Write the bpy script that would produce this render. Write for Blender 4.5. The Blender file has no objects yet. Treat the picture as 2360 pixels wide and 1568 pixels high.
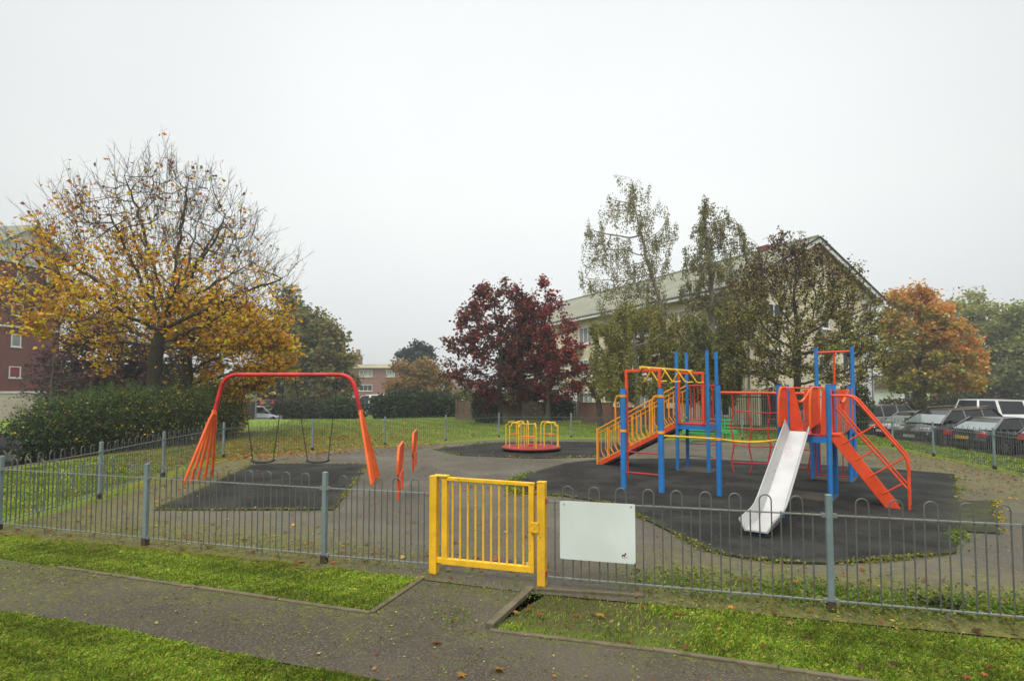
import bpy, bmesh, math, random
import numpy as np
from mathutils import Vector, Matrix
R = math.radians
rng = np.random.default_rng(7)
random.seed(7)
scene = bpy.context.scene
col = scene.collection

# ------------------------------------------------------------------ camera
W0, H0, F0 = 2360.0, 1568.0, 1311.0      # working picture size and focal length in its pixels
PITCH, SHIFT, CAMZ = math.atan(61.4/F0), 54.6/W0, 1.9
cam_d = bpy.data.cameras.new('camera')
cam = bpy.data.objects.new('camera', cam_d); col.objects.link(cam)
cam.location = (0, 0, CAMZ)
cam.rotation_euler = (math.pi/2 + PITCH, 0, 0)
cam_d.sensor_width = 36; cam_d.lens = 36*F0/W0
cam_d.shift_y = SHIFT
cam_d.clip_start = 0.05; cam_d.clip_end = 2500
scene.camera = cam

# ------------------------------------------------------------------ world
SUN_EL, SUN_AZ = R(52), R(205)
w = bpy.data.worlds.new('World'); scene.world = w; w.use_nodes = True
nt = w.node_tree; nt.nodes.clear()
out = nt.nodes.new('ShaderNodeOutputWorld')
sky = nt.nodes.new('ShaderNodeTexSky'); sky.sky_type = 'NISHITA'; sky.sun_disc = False
sky.sun_elevation = SUN_EL; sky.sun_rotation = SUN_AZ; sky.dust_density = 4; sky.air_density = 1.5
bg1 = nt.nodes.new('ShaderNodeBackground'); bg1.inputs[1].default_value = 0.05
hs = nt.nodes.new('ShaderNodeHueSaturation'); hs.inputs['Saturation'].default_value = .12
nt.links.new(sky.outputs[0], hs.inputs['Color']); nt.links.new(hs.outputs[0], bg1.inputs[0])
tc = nt.nodes.new('ShaderNodeTexCoord')
sep = nt.nodes.new('ShaderNodeSeparateXYZ'); nt.links.new(tc.outputs['Generated'], sep.inputs[0])
ramp = nt.nodes.new('ShaderNodeValToRGB')                 # overcast deck: even near the horizon, brighter overhead
els = ramp.color_ramp.elements
els[0].position = 0.0; els[0].color = (0.56, 0.585, 0.585, 1)
els[1].position = 1.0; els[1].color = (2.8, 2.75, 2.6, 1)
for p, c in ((0.12, (0.60, 0.63, 0.63)), (0.3, (0.69, 0.715, 0.705)), (0.45, (0.70, 0.725, 0.72)), (0.60, (0.68, 0.705, 0.71)), (0.74, (1.5, 1.5, 1.48))):
    e = els.new(p); e.color = (*c, 1)
nt.links.new(sep.outputs[2], ramp.inputs[0])
ns = nt.nodes.new('ShaderNodeTexNoise'); ns.inputs['Scale'].default_value = 1.1; ns.inputs['Detail'].default_value = 3
nt.links.new(tc.outputs['Generated'], ns.inputs[0])
mr = nt.nodes.new('ShaderNodeMapRange'); mr.inputs[1].default_value = .3; mr.inputs[2].default_value = .7
mr.inputs[3].default_value = .93; mr.inputs[4].default_value = 1.06
nt.links.new(ns.outputs[0], mr.inputs[0])
# thinner cloud ahead, so the deck is brighter there than to the sides
mx = nt.nodes.new('ShaderNodeMath'); mx.operation = 'MULTIPLY'
nt.links.new(sep.outputs[0], mx.inputs[0]); nt.links.new(sep.outputs[0], mx.inputs[1])
m2 = nt.nodes.new('ShaderNodeMapRange'); m2.inputs[1].default_value = 0; m2.inputs[2].default_value = .45
m2.inputs[3].default_value = 1.13; m2.inputs[4].default_value = .92
nt.links.new(mx.outputs[0], m2.inputs[0])
m3 = nt.nodes.new('ShaderNodeMath'); m3.operation = 'MULTIPLY'
nt.links.new(mr.outputs[0], m3.inputs[0]); nt.links.new(m2.outputs[0], m3.inputs[1])
bg2 = nt.nodes.new('ShaderNodeBackground'); nt.links.new(ramp.outputs[0], bg2.inputs[0]); nt.links.new(m3.outputs[0], bg2.inputs[1])
add = nt.nodes.new('ShaderNodeAddShader'); nt.links.new(bg1.outputs[0], add.inputs[0]); nt.links.new(bg2.outputs[0], add.inputs[1])
nt.links.new(add.outputs[0], out.inputs[0])
# ------------------------------------------------------------------ sun behind cloud
sd = bpy.data.lights.new('sun', 'SUN'); sd.energy = 1.5; sd.angle = R(18); sd.color = (1, .96, .9)
so = bpy.data.objects.new('sun', sd); col.objects.link(so); so.location = (0, 0, 40)
sdir = Vector((math.sin(SUN_AZ)*math.cos(SUN_EL), math.cos(SUN_AZ)*math.cos(SUN_EL), math.sin(SUN_EL)))
so.rotation_euler = sdir.to_track_quat('Z', 'Y').to_euler()
# ------------------------------------------------------------------ exposure
vs = scene.view_settings; vs.view_transform = 'Standard'; vs.look = 'None'; vs.exposure = 0.0; vs.gamma = 1
scene.render.engine = 'CYCLES'
cy = scene.cycles
cy.max_bounces = 6; cy.diffuse_bounces = 3; cy.glossy_bounces = 3; cy.transmission_bounces = 4
cy.volume_bounces = 0; cy.use_denoising = True; cy.caustics_reflective = False; cy.caustics_refractive = False

# ------------------------------------------------------------------ placing helpers
def G(x, y, z=0.0):
    "the point at height z seen at (x, y) of the working picture"
    k = (CAMZ - z)*F0/(y - 900.0)
    return Vector(((x - 1180.0)/F0*k, k, z))
def PX(x, Y): return (x - 1180.0)/F0*Y
def PZ(y, Y): return CAMZ + (900.0 - y)/F0*Y

# ------------------------------------------------------------------ objects
def tag(o, label=None, cat=None, group=None, kind=None):
    if label: o['label'] = label
    if cat: o['category'] = cat
    if group: o['group'] = group
    if kind: o['kind'] = kind
    return o
def thing(name, loc, label, cat, group=None, rz=0):
    o = bpy.data.objects.new(name, None); col.objects.link(o)
    o.empty_display_size = .2; o.location = loc; o.rotation_euler = (0, 0, rz)
    return tag(o, label, cat, group)
def origin(parent):
    v = Vector((0, 0, 0))
    while parent is not None:
        v += Vector(parent.location); parent = parent.parent
    return v

class MB:
    "collects world-space shapes; build() links them as one mesh object"
    def __init__(s): s.v = []; s.f = []
    def raw(s, vs_, fs):
        b = len(s.v); s.v += [tuple(p) for p in vs_]; s.f += [tuple(i + b for i in f) for f in fs]; return s
    def box(s, c, d, rz=0, M=None):
        hx, hy, hz = d[0]/2, d[1]/2, d[2]/2
        m = Matrix.Rotation(rz, 3, 'Z') if M is None else M
        vs_ = [Vector(c) + m @ Vector((x*hx, y*hy, z*hz)) for x in (-1, 1) for y in (-1, 1) for z in (-1, 1)]
        return s.raw(vs_, [(0, 1, 3, 2), (4, 6, 7, 5), (0, 4, 5, 1), (2, 3, 7, 6), (0, 2, 6, 4), (1, 5, 7, 3)])
    def beam(s, a, b, wx, wz, up=(0, 0, 1)):
        a, b = Vector(a), Vector(b); d = (b - a); L = d.length; d.normalize()
        u = Vector(up); x = d.cross(u)
        if x.length < 1e-4: x = d.cross(Vector((1, 0, 0)))
        x.normalize(); z = x.cross(d)
        M = Matrix((d, x, z)).transposed()
        return s.box((a + b)/2, (L, wx, wz), M=M)
    def tube(s, pts, r, n=8, cap=True, closed=False):
        pts = [Vector(p) for p in pts]; k = len(pts); b = len(s.v); prev = None
        for i, p in enumerate(pts):
            if closed: d = (pts[(i+1) % k] - pts[i-1]).normalized()
            elif i == 0: d = (pts[1] - p).normalized()
            elif i == k-1: d = (p - pts[i-1]).normalized()
            else: d = ((pts[i+1] - p).normalized() + (p - pts[i-1]).normalized()).normalized()
            if prev is None:
                u = d.cross(Vector((0, 0, 1)))
                if u.length < .05: u = d.cross(Vector((1, 0, 0)))
            else: u = prev - d*prev.dot(d)
            u.normalize(); prev = u; w_ = d.cross(u)
            rr = r[i] if isinstance(r, (list, tuple)) else r
            for j in range(n):
                a = 2*math.pi*(j + .5)/n
                s.v.append(tuple(p + (u*math.cos(a) + w_*math.sin(a))*rr))
        for i in range(k if closed else k-1):
            o1, o2 = b + i*n, b + ((i+1) % k)*n
            for j in range(n): s.f.append((o1+j, o1+(j+1) % n, o2+(j+1) % n, o2+j))
        if cap and not closed:
            s.f.append(tuple(b + j for j in reversed(range(n)))); s.f.append(tuple(b + (k-1)*n + j for j in range(n)))
        return s
    def prism(s, poly, ext):
        "planar polygon (3D points) extruded by the vector ext"
        n = len(poly); e = Vector(ext); p = [Vector(q) for q in poly]
        return s.raw(p + [q + e for q in p], [tuple(reversed(range(n))), tuple(range(n, 2*n))] + [(i, (i+1) % n, n+(i+1) % n, n+i) for i in range(n)])
    def build(s, name, mat, parent=None, smooth=False, bevel=0):
        o0 = origin(parent)
        me = bpy.data.meshes.new(name)
        me.from_pydata([(p[0]-o0.x, p[1]-o0.y, p[2]-o0.z) for p in s.v], [], s.f)
        bm = bmesh.new(); bm.from_mesh(me); bmesh.ops.recalc_face_normals(bm, faces=bm.faces); bm.to_mesh(me); bm.free()
        me.materials.append(mat)
        if smooth: me.shade_smooth() if hasattr(me, 'shade_smooth') else None
        o = bpy.data.objects.new(name, me); col.objects.link(o)
        if parent is not None: o.parent = parent
        if smooth:
            me.set_sharp_from_angle(angle=R(40))
        if bevel:
            m = o.modifiers.new('bevel', 'BEVEL'); m.width = bevel; m.segments = 2; m.limit_method = 'ANGLE'
        return o
def arc(c, u, v, r, a0, a1, n=8):
    c, u, v = Vector(c), Vector(u), Vector(v)
    return [c + u*(r*math.cos(R(a0 + (a1-a0)*i/n))) + v*(r*math.sin(R(a0 + (a1-a0)*i/n))) for i in range(n+1)]

def fast_mesh(name, verts, faces, mat, colors=None, parent=None):
    "verts Nx3, faces MxK (all K-sided), colours per vertex; world space"
    o0 = origin(parent)
    me = bpy.data.meshes.new(name)
    V = (np.asarray(verts, np.float32) - np.array(o0, np.float32)).astype(np.float32); Fc = np.asarray(faces, np.int32)
    me.vertices.add(len(V)); me.vertices.foreach_set('co', V.ravel())
    me.loops.add(Fc.size); me.loops.foreach_set('vertex_index', Fc.ravel())
    me.polygons.add(len(Fc)); me.polygons.foreach_set('loop_start', np.arange(len(Fc), dtype=np.int32)*Fc.shape[1])
    if colors is not None:
        a = me.color_attributes.new('Col', 'FLOAT_COLOR', 'POINT')
        c4 = np.ones((len(V), 4), np.float32); c4[:, :3] = colors; a.data.foreach_set('color', c4.ravel())
    me.update(calc_edges=True); me.materials.append(mat)
    o = bpy.data.objects.new(name, me); col.objects.link(o)
    if parent is not None: o.parent = parent
    return o

# ------------------------------------------------------------------ materials
def nd(nt, t, **kw):
    n = nt.nodes.new(t)
    for k, v in kw.items():
        if k in n.inputs: n.inputs[k].default_value = v
        else: setattr(n, k, v)
    return n
def new_mat(name):
    m = bpy.data.materials.new(name); m.use_nodes = True; n = m.node_tree; n.nodes.clear()
    o = n.nodes.new('ShaderNodeOutputMaterial'); p = n.nodes.new('ShaderNodeBsdfPrincipled')
    n.links.new(p.outputs[0], o.inputs[0]); return m, n, p, o
def ramp_node(n, stops, src):
    r = n.nodes.new('ShaderNodeValToRGB'); e = r.color_ramp.elements
    e[0].position, e[0].color = stops[0][0], (*stops[0][1], 1); e[1].position, e[1].color = stops[-1][0], (*stops[-1][1], 1)
    for p, c in stops[1:-1]: x = e.new(p); x.color = (*c, 1)
    n.links.new(src, r.inputs[0]); return r
def mixc(n, fac, a, b, blend='MIX'):
    m = n.nodes.new('ShaderNodeMix'); m.data_type = 'RGBA'; m.blend_type = blend
    for sock, v in ((m.inputs[0], fac), (m.inputs[6], a), (m.inputs[7], b)):
        if hasattr(v, 'is_output'): n.links.new(v, sock)
        else: sock.default_value = v if not isinstance(v, tuple) else (*v, 1)[:4]
    return m.outputs[2]
def noise(n, scale, detail=4, rough=.6, vec=None):
    x = nd(n, 'ShaderNodeTexNoise', Scale=scale, Detail=detail, Roughness=rough)
    if vec is None:
        g = n.nodes.new('ShaderNodeNewGeometry'); vec = g.outputs['Position']
    n.links.new(vec, x.inputs['Vector']); return x.outputs[0]
def rng_node(n, src, a, b, c=0., d=1.):
    x = nd(n, 'ShaderNodeMapRange'); n.links.new(src, x.inputs[0])
    for i, v in zip((1, 2, 3, 4), (a, b, c, d)): x.inputs[i].default_value = v
    return x.outputs[0]
def bump(n, p, src, strength=.3, dist=.01):
    b = nd(n, 'ShaderNodeBump', Strength=strength, Distance=dist); n.links.new(src, b.inputs['Height']); n.links.new(b.outputs[0], p.inputs['Normal'])

def paint(name, c, rough=.45, dirt=(.10, .07, .04), amount=.35, scale=6, metal=0, chips=None, chipt=.66):
    m, n, p, o = new_mat(name)
    f = rng_node(n, noise(n, scale, 6, .65), .45, .75, 0, amount)
    fade = mixc(n, rng_node(n, noise(n, scale*.35, 3), .35, .65), tuple(x*.88 for x in c), tuple(min(1, x*1.08 + .01) for x in c))
    cc = mixc(n, f, fade, dirt)
    if chips:
        cc = mixc(n, rng_node(n, noise(n, 38, 3), chipt, chipt+.04), cc, chips)
    n.links.new(cc, p.inputs['Base Color'])
    p.inputs['Metallic'].default_value = metal; p.inputs['Specular IOR Level'].default_value = .28
    n.links.new(rng_node(n, noise(n, scale*2, 4), .3, .7, rough-.08, rough+.2), p.inputs['Roughness'])
    bump(n, p, noise(n, 90, 3), .12, .002)
    return m

M = {}
M['red'] = paint('swing_red_paint', (.56, .018, .02), .35, (.07, .02, .02), .85, scale=3, chips=(.05, .03, .03), chipt=.63)
M['orange'] = paint('orange_paint', (.74, .115, .012), .42, (.30, .07, .03), .35)
M['orangered'] = paint('orange_red_paint', (.68, .062, .010), .42, (.25, .05, .02), .45, scale=5, chips=(.12, .05, .03), chipt=.64)
M['scarlet'] = paint('scarlet_paint', (.46, .022, .028), .45, (.15, .04, .03), .4)
M['ramp_yellow'] = paint('amber_paint', (.78, .29, .012), .42, (.35, .15, .03), .35)
M['yellow'] = paint('gate_yellow_paint', (.74, .42, .012), .38, (.30, .17, .04), .45, chips=(.12, .05, .02))
M['mgr_yellow'] = paint('roundabout_yellow_paint', (.72, .46, .03), .4, (.3, .2, .05), .3)
M['blue'] = paint('blue_post_paint', (.012, .165, .47), .45, (.04, .09, .16), .5, scale=5, chips=(.10, .12, .13), chipt=.64)
M['darkblue'] = paint('dark_blue_plastic', (.01, .05, .12), .5)
M['galv'] = paint('galvanised_steel', (.18, .235, .25), .5, (.13, .14, .12), .5, scale=9, metal=.25)
M['galv_dark'] = paint('weathered_steel_bars', (.115, .125, .12), .5, (.08, .08, .055), .6, scale=9, metal=.3)
M['galv_rail'] = paint('steel_rail', (.17, .185, .17), .45, (.11, .12, .07), .6, scale=7, metal=.3)
M['chain'] = paint('dark_chain', (.025, .024, .023), .5, metal=.5)
M['rubber'] = paint('black_rubber_seat', (.02, .02, .02), .7)
M['chute'] = paint('brushed_steel_chute', (.46, .46, .455), .30, (.36, .35, .33), .4, scale=2, metal=.35)
M['board'] = paint('white_board', (.60, .65, .62), .5, (.5, .54, .5), .5, scale=2)
M['ink'] = paint('dark_maroon_ink', (.12, .012, .015), .6)
M['concrete'] = paint('concrete_edging', (.115, .092, .058), .9, (.05, .058, .016), .95, scale=9)
M['deck_red'] = paint('worn_red_platform', (.27, .022, .022), .6, (.16, .07, .05), .6, scale=4)
M['footing'] = paint('rusty mossy footing'.replace(' ', '_'), (.045, .04, .022), .9, (.09, .04, .015), .8, scale=20)
M['bench_green'] = paint('green_bench_paint', (.03, .33, .09), .5)
M['timber'] = paint('brown_timber_fence', (.15, .10, .075), .85, (.07, .05, .04), .6, scale=3)
M['darkrail'] = paint('dark_railing_paint', (.022, .024, .026), .5)
M['render_cream'] = paint('cream_render', (.62, .55, .40), .85, (.42, .37, .27), .5, scale=.8)
M['render_white'] = paint('white_cladding', (.62, .63, .64), .8, (.45, .45, .45), .5, scale=.8)
M['white'] = paint('white_window_paint', (.75, .75, .74), .5, (.5, .5, .48), .3)
M['redpanel'] = paint('red_infill_panel', (.22, .02, .025), .6)
M['grey'] = paint('grey_plastic', (.16, .16, .16), .6)
M['black'] = paint('black_trim', (.012, .012, .013), .45)
M['plate_white'] = paint('white_number_plate', (.6, .6, .58), .4)
M['plate_yellow'] = paint('yellow_number_plate', (.75, .45, .02), .4)
M['lamp_red'] = paint('red_lamp_lens', (.5, .01, .012), .2)
M['lamp_clear'] = paint('clear_lamp_lens', (.6, .62, .64), .12, (.4, .4, .4), .2, metal=.5)
M['rim'] = paint('silver_wheel_rim', (.20, .205, .21), .35, metal=.7)
M['tile'] = paint('brown_paving_tile', (.06, .050, .04), .85, (.05, .05, .03), .6)

def glass_mat(name, c=(.02, .025, .028)):
    m, n, p, o = new_mat(name)
    n.links.new(mixc(n, noise(n, .9, 3), c, tuple(x*2.2 for x in c)), p.inputs['Base Color'])
    p.inputs['Roughness'].default_value = .06; p.inputs['Specular IOR Level'].default_value = .35
    return m
M['glass'] = glass_mat('window_glass')
M['glass_pale'] = glass_mat('window_glass_with_blinds', (.16, .17, .17))
M['glass_car'] = glass_mat('car_glass', (.006, .008, .008))
M['windscreen'] = glass_mat('windscreen_glass', (.075, .095, .092)); M['windscreen'].node_tree.nodes['Principled BSDF'].inputs['Specular IOR Level'].default_value = 1.0  # base colour paler than the side glass, imitating reflected sky
M['glass_tint'] = glass_mat('tinted_car_glass', (.01, .011, .014))

def car_paint(name, c, metal=.3, rough=.22):
    m, n, p, o = new_mat(name)
    n.links.new(mixc(n, rng_node(n, noise(n, 2.5, 5), .4, .7, 0, .3), c, tuple(x*.7+.02 for x in c)), p.inputs['Base Color'])
    p.inputs['Metallic'].default_value = metal; p.inputs['Roughness'].default_value = rough
    p.inputs['Coat Weight'].default_value = .6; p.inputs['Coat Roughness'].default_value = .08
    return m

def brick_mat(name, a, b, mortar, scale=1.0, axis='X'):
    m, n, p, o = new_mat(name)
    g = n.nodes.new('ShaderNodeNewGeometry'); sp = n.nodes.new('ShaderNodeSeparateXYZ'); n.links.new(g.outputs['Position'], sp.inputs[0])
    ad = nd(n, 'ShaderNodeMath', operation='ADD'); n.links.new(sp.outputs[0], ad.inputs[0]); n.links.new(sp.outputs[1], ad.inputs[1])
    cb = n.nodes.new('ShaderNodeCombineXYZ'); n.links.new(ad.outputs[0], cb.inputs[0]); n.links.new(sp.outputs[2], cb.inputs[1])
    t = n.nodes.new('ShaderNodeTexBrick'); n.links.new(cb.outputs[0], t.inputs[0])
    t.inputs['Color1'].default_value = (*a, 1); t.inputs['Color2'].default_value = (*b, 1); t.inputs['Mortar'].default_value = (*mortar, 1)
    t.inputs['Scale'].default_value = scale; t.inputs['Brick Width'].default_value = .225; t.inputs['Row Height'].default_value = .075; t.inputs['Mortar Size'].default_value = .01
    c = mixc(n, rng_node(n, noise(n, .6, 5), .4, .7, 0, .4), t.outputs[0], tuple(x*.6 for x in a))
    n.links.new(c, p.inputs['Base Color']); p.inputs['Roughness'].default_value = .9
    bump(n, p, t.outputs['Fac'], -.2, .005); return m
M['brick_dark'] = brick_mat('dark_red_brick', (.15, .028, .022), (.19, .04, .03), (.12, .07, .06))
M['brick'] = brick_mat('red_brown_brick', (.26, .10, .07), (.20, .075, .05), (.2, .16, .14))

def roof_mat(name, a, b, row=.3):
    m, n, p, o = new_mat(name)
    c = ramp_node(n, [(.3, a), (.7, b)], noise(n, .8, 6)).outputs[0]
    g = n.nodes.new('ShaderNodeNewGeometry'); sp = n.nodes.new('ShaderNodeSeparateXYZ'); n.links.new(g.outputs['Position'], sp.inputs[0])
    mo = nd(n, 'ShaderNodeMath', operation='WRAP'); n.links.new(sp.outputs[2], mo.inputs[0]); mo.inputs[1].default_value = row*.5; mo.inputs[2].default_value = 0
    f = rng_node(n, mo.outputs[0], 0, .03, .65, 1)
    n.links.new(mixc(n, 1.0, c, f, 'MULTIPLY'), p.inputs['Base Color']); p.inputs['Roughness'].default_value = .85
    bump(n, p, mo.outputs[0], .5, .05); return m
M['roof_grey'] = roof_mat('mossy_grey_roof_tiles', (.15, .16, .125), (.21, .215, .14))
M['roof_dark'] = roof_mat('dark_roof_tiles', (.07, .06, .055), (.12, .09, .07))

# asphalt with aggregate; vertex attribute 'Col'.r = how much moss has grown there
def asphalt_mat(name, base, light, moss_a, moss_b, moss_bias=0.0):
    m, n, p, o = new_mat(name)
    fine = noise(n, 55, 5, .75); mid = noise(n, 2.2, 5, .6); big = noise(n, .5, 4, .55)
    c = ramp_node(n, [(.36, tuple(x*.40 for x in base)), (.47, tuple(x*.85 for x in base)), (.55, tuple(x*1.2 for x in base)), (.66, light)], fine).outputs[0]
    c = mixc(n, rng_node(n, noise(n, 17, 6, .8), .40, .62, 0, .6), c, tuple(x*.5 for x in base))
    c = mixc(n, rng_node(n, mid, .3, .7, 0, .5), c, tuple(x*.72 for x in base))
    c = mixc(n, rng_node(n, noise(n, .35, 7, .65), .46, .60, 0, .55), c, tuple(x*1.55 for x in base))
    vor = nd(n, 'ShaderNodeTexVoronoi', Scale=34); g = n.nodes.new('ShaderNodeNewGeometry'); n.links.new(g.outputs['Position'], vor.inputs['Vector'])
    c = mixc(n, rng_node(n, vor.outputs['Distance'], .04, .11, .55, 0), c, light)
    at = nd(n, 'ShaderNodeVertexColor', layer_name='Col'); sp = n.nodes.new('ShaderNodeSeparateColor'); n.links.new(at.outputs[0], sp.inputs[0])
    a1 = nd(n, 'ShaderNodeMath', operation='ADD'); n.links.new(sp.outputs[0], a1.inputs[0]); n.links.new(rng_node(n, noise(n, 3.0, 8, .8), .3, .7, -.55, .55), a1.inputs[1])
    a2 = nd(n, 'ShaderNodeMath', operation='ADD'); n.links.new(a1.outputs[0], a2.inputs[0]); n.links.new(rng_node(n, noise(n, 24, 5, .8), .35, .65, -.55, .55), a2.inputs[1])
    mf = rng_node(n, a2.outputs[0], .30 - moss_bias, .95 - moss_bias, 0, .92)
    mc = ramp_node(n, [(.35, moss_a), (.65, moss_b)], noise(n, 9, 6, .7)).outputs[0]
    n.links.new(mixc(n, mf, c, mc), p.inputs['Base Color'])
    n.links.new(rng_node(n, big, .35, .65, .72, .9), p.inputs['Roughness']); p.inputs['Specular IOR Level'].default_value = .2
    bump(n, p, fine, .5, .006); return m
M['asphalt'] = asphalt_mat('playground_asphalt', (.082, .073, .058), (.30, .28, .24), (.065, .068, .015), (.15, .14, .03))
M['path'] = asphalt_mat('path_asphalt', (.062, .051, .037), (.24, .22, .16), (.05, .066, .012), (.12, .13, .022))
M['rubber_mat'] = None
def rubbermat():
    m, n, p, o = new_mat('rubber_safety_tiles')
    fine = noise(n, 70, 4, .7); mid = noise(n, 1.1, 6, .6)
    c = ramp_node(n, [(.38, (.003, .003, .003)), (.5, (.010, .010, .0095)), (.58, (.021, .021, .019)), (.66, (.095, .095, .085))], fine).outputs[0]
    c = mixc(n, rng_node(n, mid, .44, .60, 0, .75), c, (.034, .034, .031))
    c = mixc(n, rng_node(n, noise(n, 5, 7, .7), .60, .82, 0, .5), c, (.060, .060, .046))
    g = n.nodes.new('ShaderNodeNewGeometry'); mp = nd(n, 'ShaderNodeMapping'); mp.inputs['Rotation'].default_value = (0, 0, R(-8)); n.links.new(g.outputs['Position'], mp.inputs[0])
    t = n.nodes.new('ShaderNodeTexBrick'); n.links.new(mp.outputs[0], t.inputs[0]); t.offset = 0
    t.inputs['Scale'].default_value = 1; t.inputs['Brick Width'].default_value = 1.0; t.inputs['Row Height'].default_value = 1.0; t.inputs['Mortar Size'].default_value = .012
    t.inputs['Mortar Smooth'].default_value = .6
    c = mixc(n, rng_node(n, t.outputs['Fac'], 0, 1, 0, .8), c, (.003, .003, .003))
    at = nd(n, 'ShaderNodeVertexColor', layer_name='Col'); sp = n.nodes.new('ShaderNodeSeparateColor'); n.links.new(at.outputs[0], sp.inputs[0])
    a1 = nd(n, 'ShaderNodeMath', operation='ADD'); n.links.new(sp.outputs[0], a1.inputs[0]); n.links.new(rng_node(n, noise(n, 4, 8, .75), .2, .8, -.5, .5), a1.inputs[1])
    mf = rng_node(n, a1.outputs[0], .35, 1.0, 0, .85)
    c = mixc(n, mf, c, (.075, .082, .028))
    n.links.new(c, p.inputs['Base Color']); p.inputs['Roughness'].default_value = .85; p.inputs['Specular IOR Level'].default_value = .12
    bump(n, p, fine, .5, .005); return m
M['rubber_mat'] = rubbermat()
def lawnmat(name, a, b, c_, soil, s=1.0):
    m, n, p, o = new_mat(name)
    f1 = noise(n, 14*s, 8, .8); f2 = noise(n, .55, 6, .6)
    c = ramp_node(n, [(.28, a), (.5, b), (.72, c_)], f1).outputs[0]
    c = mixc(n, rng_node(n, f2, .35, .65, 0, .55), c, tuple((x+y)/2 for x, y in zip(b, c_)))
    at = nd(n, 'ShaderNodeVertexColor', layer_name='Col'); sp = n.nodes.new('ShaderNodeSeparateColor'); n.links.new(at.outputs[0], sp.inputs[0])
    a1 = nd(n, 'ShaderNodeMath', operation='ADD'); n.links.new(sp.outputs[0], a1.inputs[0]); n.links.new(rng_node(n, noise(n, 5, 7, .75), .2, .8, -.45, .45), a1.inputs[1])
    c = mixc(n, rng_node(n, a1.outputs[0], .3, .8, 0, .9), c, soil)
    # wind-blown leaves lying among the blades
    a2 = nd(n, 'ShaderNodeMath', operation='MULTIPLY'); n.links.new(sp.outputs[1], a2.inputs[0]); n.links.new(rng_node(n, noise(n, 10, 6, .8), .46, .58), a2.inputs[1])
    c = mixc(n, a2.outputs[0], c, ramp_node(n, [(.35, (.22, .09, .02)), (.65, (.34, .15, .03))], noise(n, 30, 2)).outputs[0])
    n.links.new(c, p.inputs['Base Color']); p.inputs['Roughness'].default_value = .9
    p.inputs['Specular IOR Level'].default_value = .2
    bump(n, p, f1, .9, .05); return m
M['lawn'] = lawnmat('lawn_turf', (.055, .092, .010), (.115, .175, .015), (.20, .25, .03), (.085, .072, .030))
def leafmat(name, transl=.35, rough=.6):
    m, n, p, o = new_mat(name); n.nodes.remove(p)
    at = nd(n, 'ShaderNodeVertexColor', layer_name='Col')
    d = nd(n, 'ShaderNodeBsdfDiffuse'); t = nd(n, 'ShaderNodeBsdfTranslucent'); gl = nd(n, 'ShaderNodeBsdfGlossy', Roughness=.45)
    v = mixc(n, rng_node(n, noise(n, 7, 2), .3, .7, 0, .25), at.outputs[0], (.03, .03, .01))
    n.links.new(v, d.inputs[0]); n.links.new(v, t.inputs[0]); gl.inputs[0].default_value = (.5, .5, .5, 1)
    mx_ = nd(n, 'ShaderNodeMixShader'); mx_.inputs[0].default_value = transl
    n.links.new(d.outputs[0], mx_.inputs[1]); n.links.new(t.outputs[0], mx_.inputs[2])
    m4 = nd(n, 'ShaderNodeMixShader'); m4.inputs[0].default_value = .03
    n.links.new(mx_.outputs[0], m4.inputs[1]); n.links.new(gl.outputs[0], m4.inputs[2]); n.links.new(m4.outputs[0], o.inputs[0])
    return m
M['leaf'] = leafmat('leaves', .45); M['blade'] = leafmat('grass_blades', .42)
def barkmat(name, a, b):
    m, n, p, o = new_mat(name)
    g = n.nodes.new('ShaderNodeNewGeometry'); mp = nd(n, 'ShaderNodeMapping'); mp.inputs['Scale'].default_value = (1, 1, .25); n.links.new(g.outputs['Position'], mp.inputs[0])
    f = noise(n, 16, 6, .7, mp.outputs[0])
    c = ramp_node(n, [(.35, a), (.65, b)], f).outputs[0]
    c = mixc(n, rng_node(n, noise(n, 2, 4), .5, .7, 0, .5), c, (.07, .075, .03))
    n.links.new(c, p.inputs['Base Color']); p.inputs['Roughness'].default_value = .95; bump(n, p, f, .8, .02); return m
M['bark'] = barkmat('dark_bark', (.028, .024, .020), (.075, .062, .048))
M['bark_birch'] = barkmat('pale_birch_bark', (.14, .13, .115), (.34, .31, .28))
M['bark_grey'] = barkmat('grey_twigs', (.07, .06, .06), (.13, .115, .11))

# ------------------------------------------------------------------ ground
def smooth(a, b, x):
    t = np.clip((x - a)/(b - a), 0, 1); return t*t*(3 - 2*t)
def seg_dist(P, A, B):
    A = np.array(A[:2]); B = np.array(B[:2]); d = B - A; t = np.clip(((P - A) @ d)/(d @ d), 0, 1)
    return np.linalg.norm(P - (A + t[:, None]*d), axis=1)
FRONT = [(-7.05, 7.91), (-4.53, 7.12), (-2.08, 6.39), (-.816, 6.05), (.294, 5.66), (2.76, 5.01), (5.24, 4.35), (7.72, 3.69)]
LEFT = [(-7.05, 7.91), (-7.30, 10.17), (-7.77, 12.77), (-8.27, 16.4)]
BACK = [(-8.27, 16.4), (-6.4, 18.37), (-4.46, 20.08), (-2.49, 21.5), (-.54, 23.5), (2.42, 23.4), (5.72, 22.95), (9.04, 22.44)]
RIGHT = [(9.04, 22.44), (11.0, 21.0), (12.95, 19.46), (12.3, 16.7), (11.75, 13.95), (11.3, 11.3), (10.9, 8.7), (10.5, 6.1)]
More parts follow.
